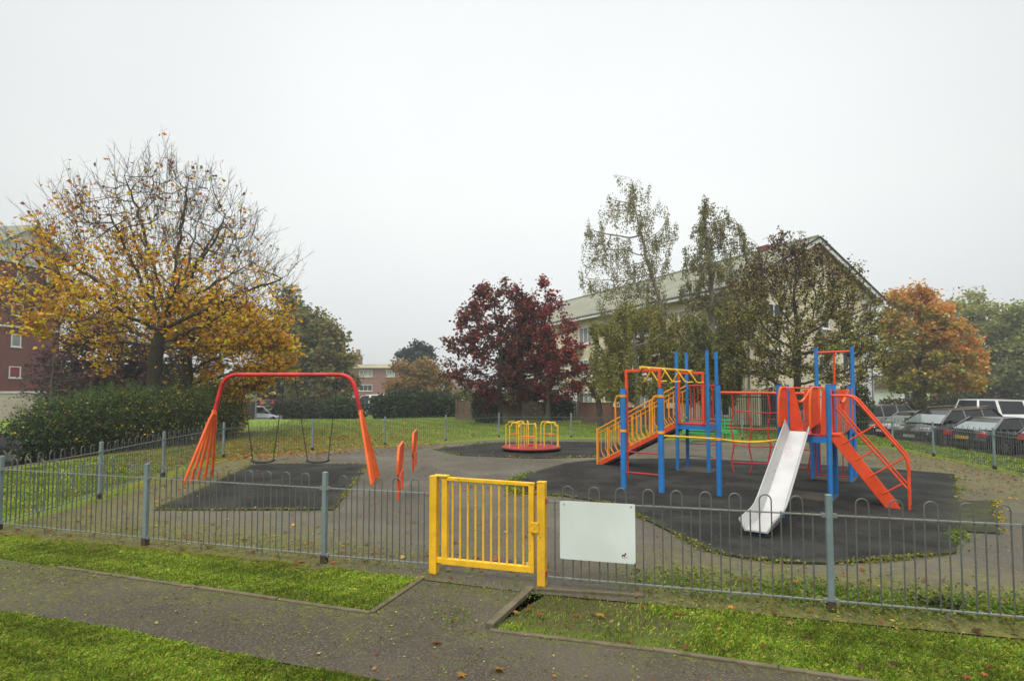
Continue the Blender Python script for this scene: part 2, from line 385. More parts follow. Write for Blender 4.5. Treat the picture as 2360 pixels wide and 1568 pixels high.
def terrain_z(x, y):
    x, y = np.asarray(x, float), np.asarray(y, float)
    right = smooth(0, 4.0, x - (13.6 + .12*(y - 15)))*smooth(-14, -2, y - 8)
    z = -.55*right*(1 - smooth(40, 60, y)*.3)
    far = .84*smooth(38, 47, y)*smooth(4, -6, x + 8 + 0*y)
    z = np.where(right > 0, z, -.95*far)
    left = smooth(0, 3.5, (-10.6 - .05*y) - x)*(1 - smooth(24, 34, y))*smooth(6, 12, y)
    return z - .25*left
def poly_inside(P, poly):
    x, y = P[:, 0], P[:, 1]; ins = np.zeros(len(P), bool); n = len(poly)
    for i in range(n):
        x1, y1 = poly[i][:2]; x2, y2 = poly[(i+1) % n][:2]
        c = ((y1 > y) != (y2 > y)); with_ = (x2-x1)*(y-y1)/((y2-y1) if abs(y2-y1) > 1e-9 else 1e-9) + x1
        ins ^= c & (x < with_)
    return ins
def poly_dist(P, poly):
    return np.min([seg_dist(P, poly[i], poly[(i+1) % len(poly)]) for i in range(len(poly))], axis=0)
# terrain sheet, fine near the camera and coarse far away
def axis_pts(lo, hi, core0, core1, step, grow=1.25):
    a = list(np.arange(core0, core1 + 1e-6, step)); s = step
    while a[-1] < hi: s *= grow; a.append(a[-1] + s)
    s = step
    while a[0] > lo: s *= grow; a.insert(0, a[0] - s)
    return np.array(a)
xs = axis_pts(-900, 900, -18, 26, .4); ys = axis_pts(-60, 1500, 0, 50, .4)
XX, YY = np.meshgrid(xs, ys); P2 = np.stack([XX.ravel(), YY.ravel()], 1)
ZZ = terrain_z(P2[:, 0], P2[:, 1]) - .012
nx, ny = len(xs), len(ys)
idx = np.arange(nx*ny).reshape(ny, nx)
quads = np.stack([idx[:-1, :-1], idx[:-1, 1:], idx[1:, 1:], idx[1:, :-1]], -1).reshape(-1, 4)
soil = np.zeros(len(P2)); leafy = np.zeros(len(P2))
dfront = np.min([seg_dist(P2, FRONT[i], FRONT[i+1]) for i in range(len(FRONT)-1)], axis=0)
soil = np.maximum(soil, .95*np.exp(-(dfront/.40)**2))
barrow = seg_dist(P2, G(1225, 1372), G(1450, 1402)); soil = np.maximum(soil, 1.0*np.exp(-(barrow/.75)**2))
dl = seg_dist(P2, (-10.5, 18.0), (-5.5, 23)); leafy = np.maximum(leafy, .8*np.exp(-(dl/3.0)**2))
dl = seg_dist(P2, (-8.6, 12.5), (-10.5, 20)); leafy = np.maximum(leafy, .7*np.exp(-(dl/1.3)**2))
dh = seg_dist(P2, (-14.5, 17), (-11.8, 26)); soil = np.maximum(soil, .9*np.exp(-(dh/1.8)**2))
cc = np.stack([soil, leafy, np.zeros_like(soil)], 1)
tag(fast_mesh('terrain', np.column_stack([P2, ZZ]), quads, M['lawn'], cc), 'green lawn and ground around the playground', 'ground', kind='structure')

def gpoly(pts): return [G(*p) for p in pts]
def sheet(name, poly, z, mat, colfn, label, cat, thick=0, step=.3, kind='structure', zfn=None):
    bm = bmesh.new()
    vs_ = [bm.verts.new((p[0], p[1], 0)) for p in poly]; bm.faces.new(vs_)
    bmesh.ops.triangulate(bm, faces=bm.faces[:])
    x0, x1 = min(p[0] for p in poly), max(p[0] for p in poly); y0, y1 = min(p[1] for p in poly), max(p[1] for p in poly)
    for a, b, no, k in ((x0, x1, (1, 0, 0), 0), (y0, y1, (0, 1, 0), 1)):
        c = math.floor(a/step)*step + step
        while c < b:
            co = (c, 0, 0) if k == 0 else (0, c, 0)
            bmesh.ops.bisect_plane(bm, geom=bm.verts[:] + bm.edges[:] + bm.faces[:], plane_co=co, plane_no=no); c += step
    if thick:
        r = bmesh.ops.extrude_face_region(bm, geom=bm.faces[:])
        for v in [g for g in r['geom'] if isinstance(g, bmesh.types.BMVert)]: v.co.z += thick
    bmesh.ops.recalc_face_normals(bm, faces=bm.faces[:])
    me = bpy.data.meshes.new(name)
    for v in bm.verts:
        v.co.z += z + (float(zfn(v.co.x, v.co.y)) if zfn else 0)
    bm.to_mesh(me); bm.free()
    n = len(me.vertices); co = np.empty(n*3, np.float32); me.vertices.foreach_get('co', co); co = co.reshape(-1, 3)
    a = me.color_attributes.new('Col', 'FLOAT_COLOR', 'POINT'); c4 = np.zeros((n, 4), np.float32); c4[:, 3] = 1
    c4[:, 0] = colfn(co[:, :2].astype(float)); a.data.foreach_set('color', c4.ravel())
    me.materials.append(mat); o = bpy.data.objects.new(name, me); col.objects.link(o)
    return tag(o, label, cat, kind=kind)
def runs_dist(P, runs): return np.min([seg_dist(P, r[i], r[i+1]) for r in runs for i in range(len(r)-1)], axis=0)

fo = [(x - .06, y - .22) for x, y in FRONT]
play_poly = fo + [(10.3, 5.5), (10.75, 8.7), (11.2, 11.3), (11.6, 13.95), (12.1, 16.7), (12.5, 19.2), (10.8, 20.6), (9.0, 21.9), (5.7, 22.3), (2.4, 22.6), (-.3, 22.6), (-2.3, 21.0), (-4.3, 19.6), (-6.2, 17.9), (-7.9, 16.2), (-7.5, 12.8), (-7.1, 10.2)]
def play_moss(P):
    base_ = .12 + .10*np.sin(P[:, 0]*.9 + 1)*np.sin(P[:, 1]*.7)
    d = runs_dist(P, [FRONT[:4]]); m = .95*np.exp(-(d/1.5)**2)*(1 - .5*smooth(-3, -.8, P[:, 0]))
    d = runs_dist(P, [LEFT]); m = np.maximum(m, .80*np.exp(-(d/2.3)**2))
    d = runs_dist(P, [FRONT[4:]]); m = np.maximum(m, 1.0*np.exp(-(d/1.7)**2)*smooth(.2, 2.0, P[:, 0]))
    d = runs_dist(P, [RIGHT]); m = np.maximum(m, .66*np.exp(-(d/3.3)**4))
    d = runs_dist(P, [BACK]); m = np.maximum(m, .6*np.exp(-(d/1.6)**2))
    return np.maximum(m, base_)
sheet('asphalt_ground', play_poly, .0, M['asphalt'], play_moss, 'mossy grey asphalt surface of the playground', 'asphalt ground')
path_poly = gpoly([(-160, 1256), (0, 1280), (200, 1308), (860, 1402), (975, 1328)]) + [Vector((-.816, 5.78, 0)), Vector((.30, 5.40, 0))] + gpoly([(1225, 1352), (1125, 1438), (1500, 1482), (2100, 1568), (2700, 1650)]) + gpoly([(2500, 1800), (1400, 1640), (1000, 1570), (700, 1518), (500, 1480), (300, 1437), (0, 1393), (-160, 1375)])
def path_moss(P):
    e = gpoly([(-160, 1256), (0, 1280), (200, 1308), (860, 1402)]); d = runs_dist(P, [e]); m = .5*np.exp(-(d/.4)**2) + .06
    m = np.maximum(m, .52*smooth(-2.6, -5, P[:, 0]))
    d = seg_dist(P, G(1030, 1345), G(1200, 1352)); m = np.maximum(m, .6*np.exp(-(d/.3)**2))
    d = runs_dist(P, [gpoly([(1125, 1438), (1500, 1482), (2100, 1568)])]); return np.maximum(m, .42*np.exp(-(d/.3)**2))
sheet('footpath', path_poly, .002, M['path'], path_moss, 'dark asphalt footpath crossing the foreground to the yellow gate', 'footpath', step=.25)

def mat_moss(edge, k=.75, wd=.35):
    def f(P):
        return k*np.exp(-(poly_dist(P, edge)/wd)**2)
    return f
swing_poly = gpoly([(366, 1172), (775, 1172), (850, 1069), (592, 1067)])
sheet('rubber_matting', swing_poly, .004, M['rubber_mat'], mat_moss(swing_poly, .5, .25), 'black rubber matting under the swings', 'safety surface', thick=.018, step=.2)
mgr_poly = gpoly([(1000, 1034), (1130, 1019), (1300, 1017), (1440, 1019), (1480, 1034), (1400, 1051), (1240, 1055), (1060, 1048)])
sheet('rubber_matting', mgr_poly, .004, M['rubber_mat'], mat_moss(mgr_poly, .45, .3), 'black rubber matting under the roundabout', 'safety surface', thick=.015, step=.3)
climb_poly = gpoly([(1172, 1112), (1225, 1088), (1300, 1067), (1385, 1057), (1560, 1056), (1740, 1062), (2060, 1081), (2192, 1092), (2196, 1155), (2200, 1222), (2188, 1270), (2050, 1283), (1905, 1294), (1800, 1292), (1700, 1280), (1630, 1266), (1560, 1232), (1475, 1190), (1400, 1158), (1300, 1141), (1192, 1134)])
sheet('rubber_matting', climb_poly, .004, M['rubber_mat'], mat_moss(climb_poly, .5, .22), 'large black rubber matting under the climbing frame and slide', 'safety surface', thick=.022, step=.25)
pad_poly = gpoly([(2199, 1153), (2283, 1152), (2291, 1226), (2203, 1221)])
sheet('rubber_pad', pad_poly, .004, M['rubber_mat'], lambda P: np.full(len(P), .62), 'mossy square rubber pad at the right end of the black matting', 'safety surface', thick=.02, step=.2)
park_poly = [(15.6, 12), (16.0, 20), (17.0, 30), (18.5, 38), (60, 40), (60, 8), (30, 6)]
sheet('car_park', park_poly, -.0, M['path'], lambda P: np.full(len(P), -.4), 'asphalt car park beyond the right hand fence', 'car park', step=1.0, zfn=lambda x, y: terrain_z(x, y) + .0)
road_poly = [(-60, 44.5), (-9, 44.5), (-8, 52), (-60, 54)]
sheet('road', road_poly, .0, M['path'], lambda P: np.full(len(P), -.4), 'asphalt road beyond the lawn on the left', 'road', step=1.5, zfn=lambda x, y: terrain_z(x, y))

# concrete edging strips
def kerb(pts, wd, h, label):
    mb = MB()
    for a, b in zip(pts[:-1], pts[1:]):
        L = (b - a).length; k = max(1, round(L/.91)); d = (b - a).normalized()
        for i in range(k):
            p, q = a + (b-a)*(i/k) + d*.004, a + (b-a)*((i+1)/k) - d*.004
            j = random.uniform(-.004, .004)
            mb.beam(p + Vector((0, 0, h/2 - .03 + j)), q + Vector((0, 0, h/2 - .03 + j)), wd, h + .06)
    tag(mb.build('kerb', M['concrete'], bevel=.006), label, 'kerb', kind='structure')
kerb(gpoly([(150, 1300), (860, 1402)]), .05, .018, 'thin mossy concrete edging along the left lawn strip')
kerb(gpoly([(862, 1402), (978, 1324)]), .05, .018, 'short concrete edging at the right end of the left lawn strip')
kerb(gpoly([(1128, 1437), (1224, 1351)]), .07, .045, 'thick concrete edging running from the path to the gate post')
kerb(gpoly([(1128, 1440), (1500, 1484), (2100, 1570), (2600, 1636)]), .05, .018, 'long concrete edging between the path and the right lawn')
kerb(gpoly([(1232, 1350), (1480, 1366)]), .05, .03, 'concrete edging under the white board')

# ------------------------------------------------------------------ fences
def fence_post(a, parent, h=1.0, r=.027):
    mb = MB(); rr = .052
    mb.box((a[0], a[1], h/2), (rr, rr, h), R(-15))
    o = mb.build('post', M['galv'], parent, bevel=.008)
    mb = MB(); mb.box((a[0], a[1], .045), (rr+.012, rr+.012, .09), R(-15)); mb.build('post_foot', M['footing'], o)
    return o
def fence_panel(a, b, parent, near, gap=.045):
    a, b = Vector((a[0], a[1], 0)), Vector((b[0], b[1], 0)); d = (b-a).normalized(); L = (b-a).length
    a2, b2 = a + d*gap, b - d*gap; L2 = L - 2*gap
    n = max(4, 3*round(L2/.09/3) + 1); pitch = L2/(n+1)
    sides = 8 if near else 4; rb = .0062 if near else .0068
    bars = MB(); up = Vector((0, 0, 1))
    for i in range(1, n+1):
        p = a2 + d*pitch*i
        if i % 3 == 1:
            bars.tube([p + up*.075, p + up*.835], rb, sides)
        elif i % 3 == 2:
            q = p + d*pitch; off = pitch*.08
            p = p - d*off; q = q + d*off; rr = (q-p).length/2; c = (p+q)/2 + up*.925
            pts = [p + up*.075] + arc(c, -d, up, rr, 0, 180, 8 if near else 5) + [q + up*.075]
            bars.tube(pts, rb, sides)
    bo = bars.build('panel_bars', M['galv_dark'], parent, smooth=near)
    for nm, z in (('top_rail', .82), ('bottom_rail', .09)):
        rails = MB(); rails.beam(a + d*.03 + up*z, b - d*.03 + up*z, .030, .010)
        for pp, s in ((a, 1), (b, -1)): rails.box(tuple(pp + d*s*.035 + up*z), (.05, .04, .035), math.atan2(d.y, d.x))
        if z < .5:
            for t in (.33, .68):
                if L > 1.8: rails.tube([a2 + d*L2*t + up*.085, a2 + d*L2*t], .011, 6)
        rails.build(nm, M['galv_rail'], parent)
def fence(run, label, near_k=99, posts=None, skip_posts=()):
    base = Vector((*run[0], 0))
    t = thing('bow_top_fence', base, label, 'fence', 'grey bow top fencing round the playground')
    for i, p in enumerate(run):
        if i not in skip_posts: fence_post(p, t)
    for i in range(len(run)-1):
        fence_panel(run[i], run[i+1], t, math.dist(run[i], (0, 0)) < 12)
    return t
fence(FRONT[:4], 'grey bow top metal fence in front, from the left picture edge to the yellow gate', skip_posts=(3,))
fence(FRONT[4:], 'grey bow top metal fence in front, right of the gate, carrying the white board', skip_posts=(0,))
fence(LEFT, 'grey bow top metal fence on the left side in front of the dark hedge', skip_posts=(0, 3))
fence(BACK, 'grey bow top metal fence along the back of the playground behind the roundabout')
fence(RIGHT, 'grey bow top metal fence on the right side in front of the parked cars', skip_posts=(0,))

# gate
A = Vector((-.816, 6.05, 0)); B = Vector((.294, 5.66, 0)); gd = (B-A).normalized(); gn = Vector((gd.y, -gd.x, 0)); up = Vector((0, 0, 1)); grz = math.atan2(gd.y, gd.x)
gt = thing('gate', A, 'bright yellow metal gate with vertical bars and two square posts', 'gate')
for P_ in (A, B):
    mb = MB(); mb.box(P_ + up*.5, (.082, .082, 1.0), grz); mb.box(P_ + up*1.003, (.088, .088, .012), grz); mb.build('gate_post', M['yellow'], gt, bevel=.005)
s0, s1 = A + gd*.125, B - gd*.105
fr = MB()
fr.box(s0 + up*.55, (.062, .05, .90), grz); fr.box(s1 + up*.56, (.055, .05, .86), grz)
fr.beam(s0 + up*.985 - gd*.03, s1 + up*.975 + gd*.03, .05, .035)
fr.beam(s0 + up*.135 - gd*.03, s1 + up*.145 + gd*.03, .055, .06)
fo_ = fr.build('gate_frame', M['yellow'], gt, bevel=.004)
for i in range(10):
    p = s0 + (s1 - s0)*((i+1)/11)
    mb = MB(); mb.tube([p + up*.16, p + up*.975], .0105, 10); mb.build('bar', M['yellow'], gt, smooth=True)
mb = MB(); mb.beam(A + up*1.012 + gn*.0, s0 + up*1.012 + gd*.035, .075, .016); mb.build('hinge', M['yellow'], gt, bevel=.003)
mb = MB(); mb.box(A + gd*.06 + up*.14, (.07, .05, .05), grz); mb.build('hinge', M['yellow'], gt, bevel=.003)
mb = MB(); mb.box(B - gd*.06 + up*.565 + gn*.045, (.085, .03, .10), grz)
for sx in (-.03, .03):
    for sz in (-.035, .035): mb.tube([B - gd*(.06 + sx) + up*(.565+sz) + gn*.058, B - gd*(.06 + sx) + up*(.565+sz) + gn*.066], .008, 8)
mb.build('latch', M['yellow'], gt, bevel=.003)
for P_, s in ((A, -1), (B, 1)):
    for z in (.82, .12): mb = MB(); mb.box(P_ + gd*s*.047 + up*z, (.012, .045, .05), grz); mb.build('bracket', M['scarlet'], gt)

# white board on the fence
fd = (Vector((*FRONT[5], 0)) - B).normalized(); fn = Vector((fd.y, -fd.x, 0))
def on_fence(px):                       # where the ray at px crosses the fence line
    k = (px - 1180)/F0; t = (k*B.y - B.x)/(fd.x - k*fd.y); return B + fd*t + fn*.03
b0, b1 = on_fence(1290.5), on_fence(1461)
zt = PZ(1149.6, b0.y); zb = PZ(1279.5, b0.y)
bt = thing('notice_board', (b0+b1)/2, 'blank white notice board with a tiny rocking horse emblem fixed to the fence', 'notice board')
mb = MB(); q = []
Lb = (b1-b0).length; rr = .018
for cx, cz, a0 in ((Lb-rr, zt-rr, 0), (rr, zt-rr, 90), (rr, zb+rr, 180), (Lb-rr, zb+rr, 270)):
    for j in range(5):
        a = R(a0 + 22.5*j); q.append(b0 + fd*(cx + rr*math.cos(a)) + up*(cz + rr*math.sin(a)))
mb.prism(q, fn*.006); mb.build('panel', M['board'], bt)
# rocking horse emblem: flat print on the board
hc = on_fence(1436) + fn*.0065 + up*(PZ(1271, b1.y)); hc.z = PZ(1272.5, on_fence(1436).y)
def hp(x, y): return hc + fd*x + up*y
mb = MB(); s_ = .001
horse = [(-22, 0), (-24, -14), (-19, -16), (-15, -6), (-4, -7), (4, -16), (9, -18), (9, -13), (6, -4), (10, 8), (16, 10), (19, 16), (12, 24), (8, 26), (6, 22), (2, 12), (-6, 6), (-14, 8), (-20, 8)]
mb.prism([hp(x*s_, y*s_) for x, y in horse], fn*.0012)
rk = arc((0, 0, 0), (1, 0, 0), (0, 1, 0), 30, 205, 335, 14)
mb.tube([hp(p.x*s_, (p.y + 4)*s_) for p in rk], .0016, 5)
mb.build('emblem', M['ink'], bt)
for px in (1300, 1452):
    p = on_fence(px); mb = MB(); mb.box((p.x + fn.x*.008, p.y + fn.y*.008, PZ(1158 if px < 1400 else 1164, p.y)), (.012, .006, .012), grz); mb.build('fixing', M['galv'], bt)

# ------------------------------------------------------------------ swings
SY = 12.15; SX = -4.78
st = thing('swing_set', (SX, SY, 0), 'red and orange two seat swing frame with splayed tube legs', 'swing set')
half_j, zj, zb_ = 1.56, 1.42, 2.245
mb = MB(); pts = []
lean = (1.90 - half_j)/zj
pl = Vector((SX - half_j, SY, zj)); pr = Vector((SX + half_j, SY, zj))
def bend(sx):
    # straight up the lean, round the corner, into the top bar
    top = Vector((SX + sx*(half_j - lean*(zb_ - zj)), SY, zb_)); a = Vector((SX + sx*half_j, SY, zj))
    dv = (a - top).normalized(); dh = Vector((-sx, 0, 0)); cut = .30; o = []
    for i in range(9):
        t = i/8; p0 = top + dv*cut; p2 = top + dh*cut
        o.append(p0*(1-t)**2 + top*(2*t*(1-t)) + p2*t*t)
    return [a] + o
lft = bend(-1); rgt = bend(1)
mb.tube(lft + list(reversed(rgt)), .043, 12); mb.build('top_bar', M['red'], st, smooth=True)
for sx in (-1, 1):
    j = Vector((SX + sx*half_j, SY, zj))
    for k in range(5):
        u = (k-2)/2
        foot = Vector((SX + sx*(1.90 - .02*abs(u)) - (.055*u if sx > 0 else 0), SY + u*.56 + .03, 0))
        top = j + Vector((sx*.01, u*.055, .03 - .05*abs(u)))
        mb = MB(); mid = top + (foot-top)*.06 + Vector((0, u*.03, 0))
        mb.tube([j + Vector((0, u*.02, .06)), top, mid, foot], .030, 10); mb.build('leg', M['orange'], st, smooth=True)
    mb = MB(); mb.tube([j + Vector((0, 0, .08)), j + Vector((0, 0, -.03))], .055, 12); mb.build('collar', M['orange'], st, smooth=True)
for cx, drift in ((-5.285, 0.0), (-4.16, 0.04)):
    seat = MB(); zs = .415; cxs = cx + drift
    prof = [(-.23, .03), (-.18, .005), (-.08, -.008), (.08, -.008), (.18, .005), (.23, .03)]
    pl_ = [Vector((cxs + x, SY - .08, zs + z)) for x, z in prof] + [Vector((cxs + x, SY - .08, zs + z - .034)) for x, z in reversed(prof)]
    seat.prism(pl_, (0, .16, 0))
    so_ = seat.build('swing_seat', M['rubber'], st, bevel=.006)
    for sx in (-1, 1):
        hang = Vector((cx + sx*.46 - .02, SY, zb_ - .05)); low = Vector((cxs + sx*.22, SY, zs + .035))
        mb = MB(); L = (low-hang).length; d = (low-hang).normalized(); n = int(L/.045); side = d.cross(Vector((0, 1, 0))).normalized()
        for i in range(n):
            c = hang + d*(L*(i+.5)/n); e = side if i % 2 else Vector((0, 1, 0))
            mb.tube([c - d*.03 , c - d*.012 + e*.011, c + d*.012 + e*.011, c + d*.03, c + d*.012 - e*.011, c - d*.012 - e*.011], .0062, 4, closed=True)
        mb.build('chain', M['chain'], so_)
        mb = MB(); mb.tube([hang + Vector((0, 0, .05)), hang + Vector((0, 0, -.03))], .02, 8); mb.box(hang + Vector((0, 0, .005)), (.05, .03, .05)); mb.build('hanger', M['red'], st)

# ------------------------------------------------------------------ staggered entrance barriers
def barrier(n1, n2, label):
    a, b = Vector((*n1, 0)), Vector((*n2, 0)); d = (b-a).normalized(); L = (b-a).length
    t = thing('guard_barrier', (a+b)/2, label, 'barrier', 'orange guard barriers between the swings and the roundabout')
    e = .20; o_, q_ = a - d*e, b + d*e; z0, z1, c = .36, .90, .11
    pts = [o_ + up*(z0+c), o_ + d*c + up*z0, q_ - d*c*1.8 + up*z0, q_ + up*(z0+c*1.8), q_ + up*(z1-c), q_ - d*c + up*z1, o_ + d*c*1.8 + up*z1, o_ + up*(z1-c*1.8)]
    mb = MB(); mb.tube(pts, .024, 10, closed=True); mb.build('frame', M['orange'], t, smooth=True)
    nn = Vector((d.y, -d.x, 0)); mb = MB(); mb.prism([p - nn*.004 for p in pts], nn*.008); mb.build('infill_panel', M['orangered'], t)
    for p in (a, b):
        mb = MB(); mb.tube([p, p + up*(z0 + .01)], .026, 10); mb.build('leg', M['orangered'], t, smooth=True)
barrier((-1.99, 10.05), (-2.13, 11.1), 'nearer of the two orange panel barriers, close to the right swing leg')
barrier((-2.33, 13.5), (-2.44, 14.5), 'farther and smaller looking orange panel barrier, towards the roundabout')

# ------------------------------------------------------------------ roundabout
MC = Vector((.61, 18.2, 0)); mr_ = .94
mg = thing('roundabout', MC, 'low red roundabout with yellow tube handrails and orange seats', 'roundabout')
def disc(mb, c, r0, r1, z0, z1, n=40):
    k = len(mb.v)
    for r, z in ((r0, z0), (r1, z1)):
        for i in range(n): a = 2*math.pi*i/n; mb.v.append((c[0]+r*math.cos(a), c[1]+r*math.sin(a), z))
    for i in range(n): mb.f.append((k+i, k+(i+1) % n, k+n+(i+1) % n, k+n+i))
    mb.f.append(tuple(k+n+i for i in range(n))); mb.f.append(tuple(k+i for i in reversed(range(n))))
mb = MB(); disc(mb, MC, mr_-.06, mr_, .085, .10); disc(mb, MC, mr_, mr_, .1005, .135); disc(mb, MC, mr_, mr_-.03, .1355, .15); mb.build('platform', M['deck_red'], mg)
mb = MB(); disc(mb, MC, .35, .35, .02, .09, 24); mb.build('base', M['black'], mg)
mb = MB(); mb.tube([MC + up*.14, MC + up*.2], .09, 16); mb.build('hub', M['scarlet'], mg)
for k in range(6):
    a = R(20 + 60*k); e = Vector((math.cos(a), math.sin(a), 0)); tn = Vector((-e.y, e.x, 0))
    for s in (-1, 1):
        e2 = (e*.93 + tn*s*.30).normalized()
        o1 = MC + e2*.87; i1 = MC + e2*.42 + tn*s*.02
        pts = [o1 + up*.15, o1 + up*.80] + [o1 + up*.80 - e2*.10*math.sin(R(x)) + up*.10*(1-math.cos(R(x))) for x in (30, 60, 90)] + [i1 + e2*.10 + up*.90, i1 + e2*.03 + up*.87, i1 + up*.80, i1 + up*.15]
        if k % 2 == 0 or s == 1:
            mb = MB(); mb.tube(pts, .017, 8); mb.build('handrail', M['mgr_yellow'], mg, smooth=True)
    if k % 2 == 0:
        mb = MB(); p = MC + e*.64 + up*.885; mb.tube([p - tn*.22, p + tn*.22], .016, 8); mb.build('top_rail', M['mgr_yellow'], mg, smooth=True)
        mb = MB(); mb.box(MC + e*.66 + up*.50, (.20, .42, .03), a); mb.build('seat', M['orange'], mg, bevel=.008)

# ------------------------------------------------------------------ climbing frame
th = R(-36); U = Vector((math.cos(th), math.sin(th), 0)); V = Vector((-math.sin(th), math.cos(th), 0))
T1 = Vector((3.89, 13.45, 0)); T3 = T1 + U*.72; T2 = T1 + V*.70; T4 = T3 + V*.70
S1 = Vector((4.75, 10.14, 0)); S2 = Vector((5.375, 9.69, 0)); S3 = S2 + V*.72; S4 = S1 + V*.72
R1 = Vector((6.37, 12.13, 0)); R3 = Vector((6.92, 11.70, 0)); R2 = R1 + V*.82; R4 = R3 + V*.82
Pa, Pb, Pc = Vector((2.156, 11.07, 0)), Vector((2.768, 10.62, 0)), Vector((3.725, 10.31, 0))
cf = thing('climbing_frame', (4.9, 11.6, 0), 'large multi coloured climbing frame with blue posts, yellow ramp, net, red stairs and steel slide', 'climbing frame')
def V3(p, z): return Vector((p[0], p[1], z))
def post(p, h, wd=.082, mat='blue'):
    rp_ = wd*.5; mb = MB(); mb.tube([V3(p, 0), V3(p, h)], rp_, 16)
    for z in (.4, .85, 1.3):
        if z < h:
            for e in (-V, -U): mb.tube([V3(p, z) + e*wd*.45, V3(p, z) + e*wd*.56], .010, 6)
    o = mb.build('post', M[mat], cf, smooth=True)
    mb = MB(); mb.tube([V3(p, h), V3(p, h+.012)], wd*.46, 16); mb.build('post_cap', M['darkblue'], o)
for p in (T1, T2, T3, T4): post(p, 2.83)
for p in (S1, S2, S3, S4): post(p, 2.0)
for p in (R1, R3): post(p, 2.0)
for p in (R2, R4): post(p, 2.86)
for p in (Pa, Pb): post(p, 1.945, .115)
post(Pc, 2.0, .098)
def part(name, mb, mat, smooth=True, parent=cf, bevel=0): return mb.build(name, M[mat], parent, smooth=smooth, bevel=bevel)
def deck(a, b, c, d, z):
    mb = MB(); mb.prism([V3(p, z-.03) for p in (a, b, c, d)], (0, 0, .03)); o = part('platform', mb, 'scarlet', False)
    mb = MB()
    for p, q in ((a, b), (b, c), (c, d), (d, a)): mb.beam(V3(p, z-.085), V3(q, z-.085), .05, .10)
    part('platform_edge', mb, 'blue', False, o)
deck(T1, T3, T4, T2, 1.14); deck(S1, S2, S3, S4, 1.15); deck(R1, R3, R4, R2, 1.15)
# tiles in the ground below the towers
for a, b, c, d in ((T1, T3, T4, T2), (S1, S2, S3, S4), (R1, R3, R4, R2)):
    m_ = (a+b+c+d)/4; mb = MB(); mb.prism([V3(m_ + (p-m_)*1.12, .02) for p in (a, b, c, d)], (0, 0, .035)); part('base_tile', mb, 'tile', False, bevel=.005)
def rung(a, b, za, zb=None, mat='scarlet', r=.014, name='rung'):
    mb = MB(); mb.tube([V3(a, za), V3(b, za if zb is None else zb)], r, 8); return part(name, mb, mat)
# ramp up to tower 1
RL = 2.12; rise = 1.12; rw = .62
def rp(s, v_, dz=0): return V3(T1 - U*s + V*v_, rise*(1 - s/RL) + dz)
mb = MB(); mb.prism([rp(0, .06, -.02), rp(RL, .06, -.02), rp(RL, .06, .0), rp(0, .06, .0)], V*(rw-.06)); ro = part('ramp', mb, 'tile', False)
for v_ in (0.02, rw):
    mb = MB(); mb.beam(rp(.02, v_, -.02), rp(RL, v_, -.0), .03, .09); part('stringer', mb, 'orangered', False, ro)
    mb = MB(); mb.beam(rp(.02, v_+.005, -.10), rp(RL-.1, v_+.005, -.075), .02, .05); part('stringer', mb, 'black', False, ro)
    for dz in (.90, .79):
        mb = MB(); mb.tube([rp(.0, v_, dz), rp(RL-.02, v_, dz)], .017 if dz > .85 else .012, 8); part('handrail', mb, 'ramp_yellow')
    mb = MB(); mb.beam(rp(RL-.02, v_, -.02), rp(RL-.02, v_, .92), .085, .04, up=U); part('end_post', mb, 'ramp_yellow', False, bevel=.006)
    bars_ = MB(); nb = 17
    for i in range(nb):
        s = .08 + (RL-.2)*i/(nb-1); out_ = -V if v_ < .3 else V
        pts = [rp(s, v_, .80), rp(s, v_, .38), rp(s+.0, v_, .30)]
        if i in (5, 11): bars_.beam(rp(s, v_, .05), rp(s, v_, .90), .05, .03, up=U); continue
        pts += [rp(s-.06, v_, .20) + Vector((0, 0, -.03)), rp(s-.11, v_, .09)]
        bars_.tube(pts, .0105, 7)
    part('baluster', bars_, 'ramp_yellow')
    mb = MB(); mb.beam(rp(.05, v_, .075), rp(RL-.05, v_, .075), .022, .025); part('lower_rail', mb, 'ramp_yellow', False)
# monkey bars: two portal frames and a yellow beam with hanging loops
def portal(a, b, z, zl):
    mb = MB(); mb.beam(V3(a, zl), V3(a, z), .05, .05, up=U); mb.beam(V3(b, zl), V3(b, z), .05, .05, up=U); mb.beam(V3(a, z) - U*.025, V3(b, z) + U*.025, .05, .05); part('portal', mb, 'orangered', False, bevel=.005)
f1a, f1b = Pa + V*.12 + U*.02, Pb + V*.12 - U*.06
portal(f1a, f1b, 2.29, .25)
f2a, f2b = T1 - V*.07 + U*.08, T3 - V*.07 - U*.08
portal(f2a, f2b, 2.31, 1.15)
m1, m2_ = (f1a+f1b)/2, (f2a+f2b)/2
mb = MB(); mb.tube([V3(m1 - (m2_-m1)*.04, 2.345), V3(m2_ + (m2_-m1)*.02, 2.355)], .030, 10); part('overhead_beam', mb, 'yellow')
bd = (m2_-m1).normalized(); bs = Vector((bd.y, -bd.x, 0))
for i in range(7):
    c = m1 + (m2_-m1)*(.07 + .14*i); s = -1 if i % 2 else 1
    pts = [V3(c, 2.34), V3(c + bs*s*.06, 2.33), V3(c + bs*s*.13 + bd*.02, 2.22), V3(c + bs*s*.20 + bd*.04, 2.10), V3(c + bs*s*.26 + bd*.07, 2.08), V3(c + bs*s*.30 + bd*.26, 2.09)]
    mb = MB(); mb.tube(pts, .016, 8); part('grip_loop', mb, 'yellow')
for z in (.34, .73): rung(Pa, Pb, z, r=.015)
mb = MB()
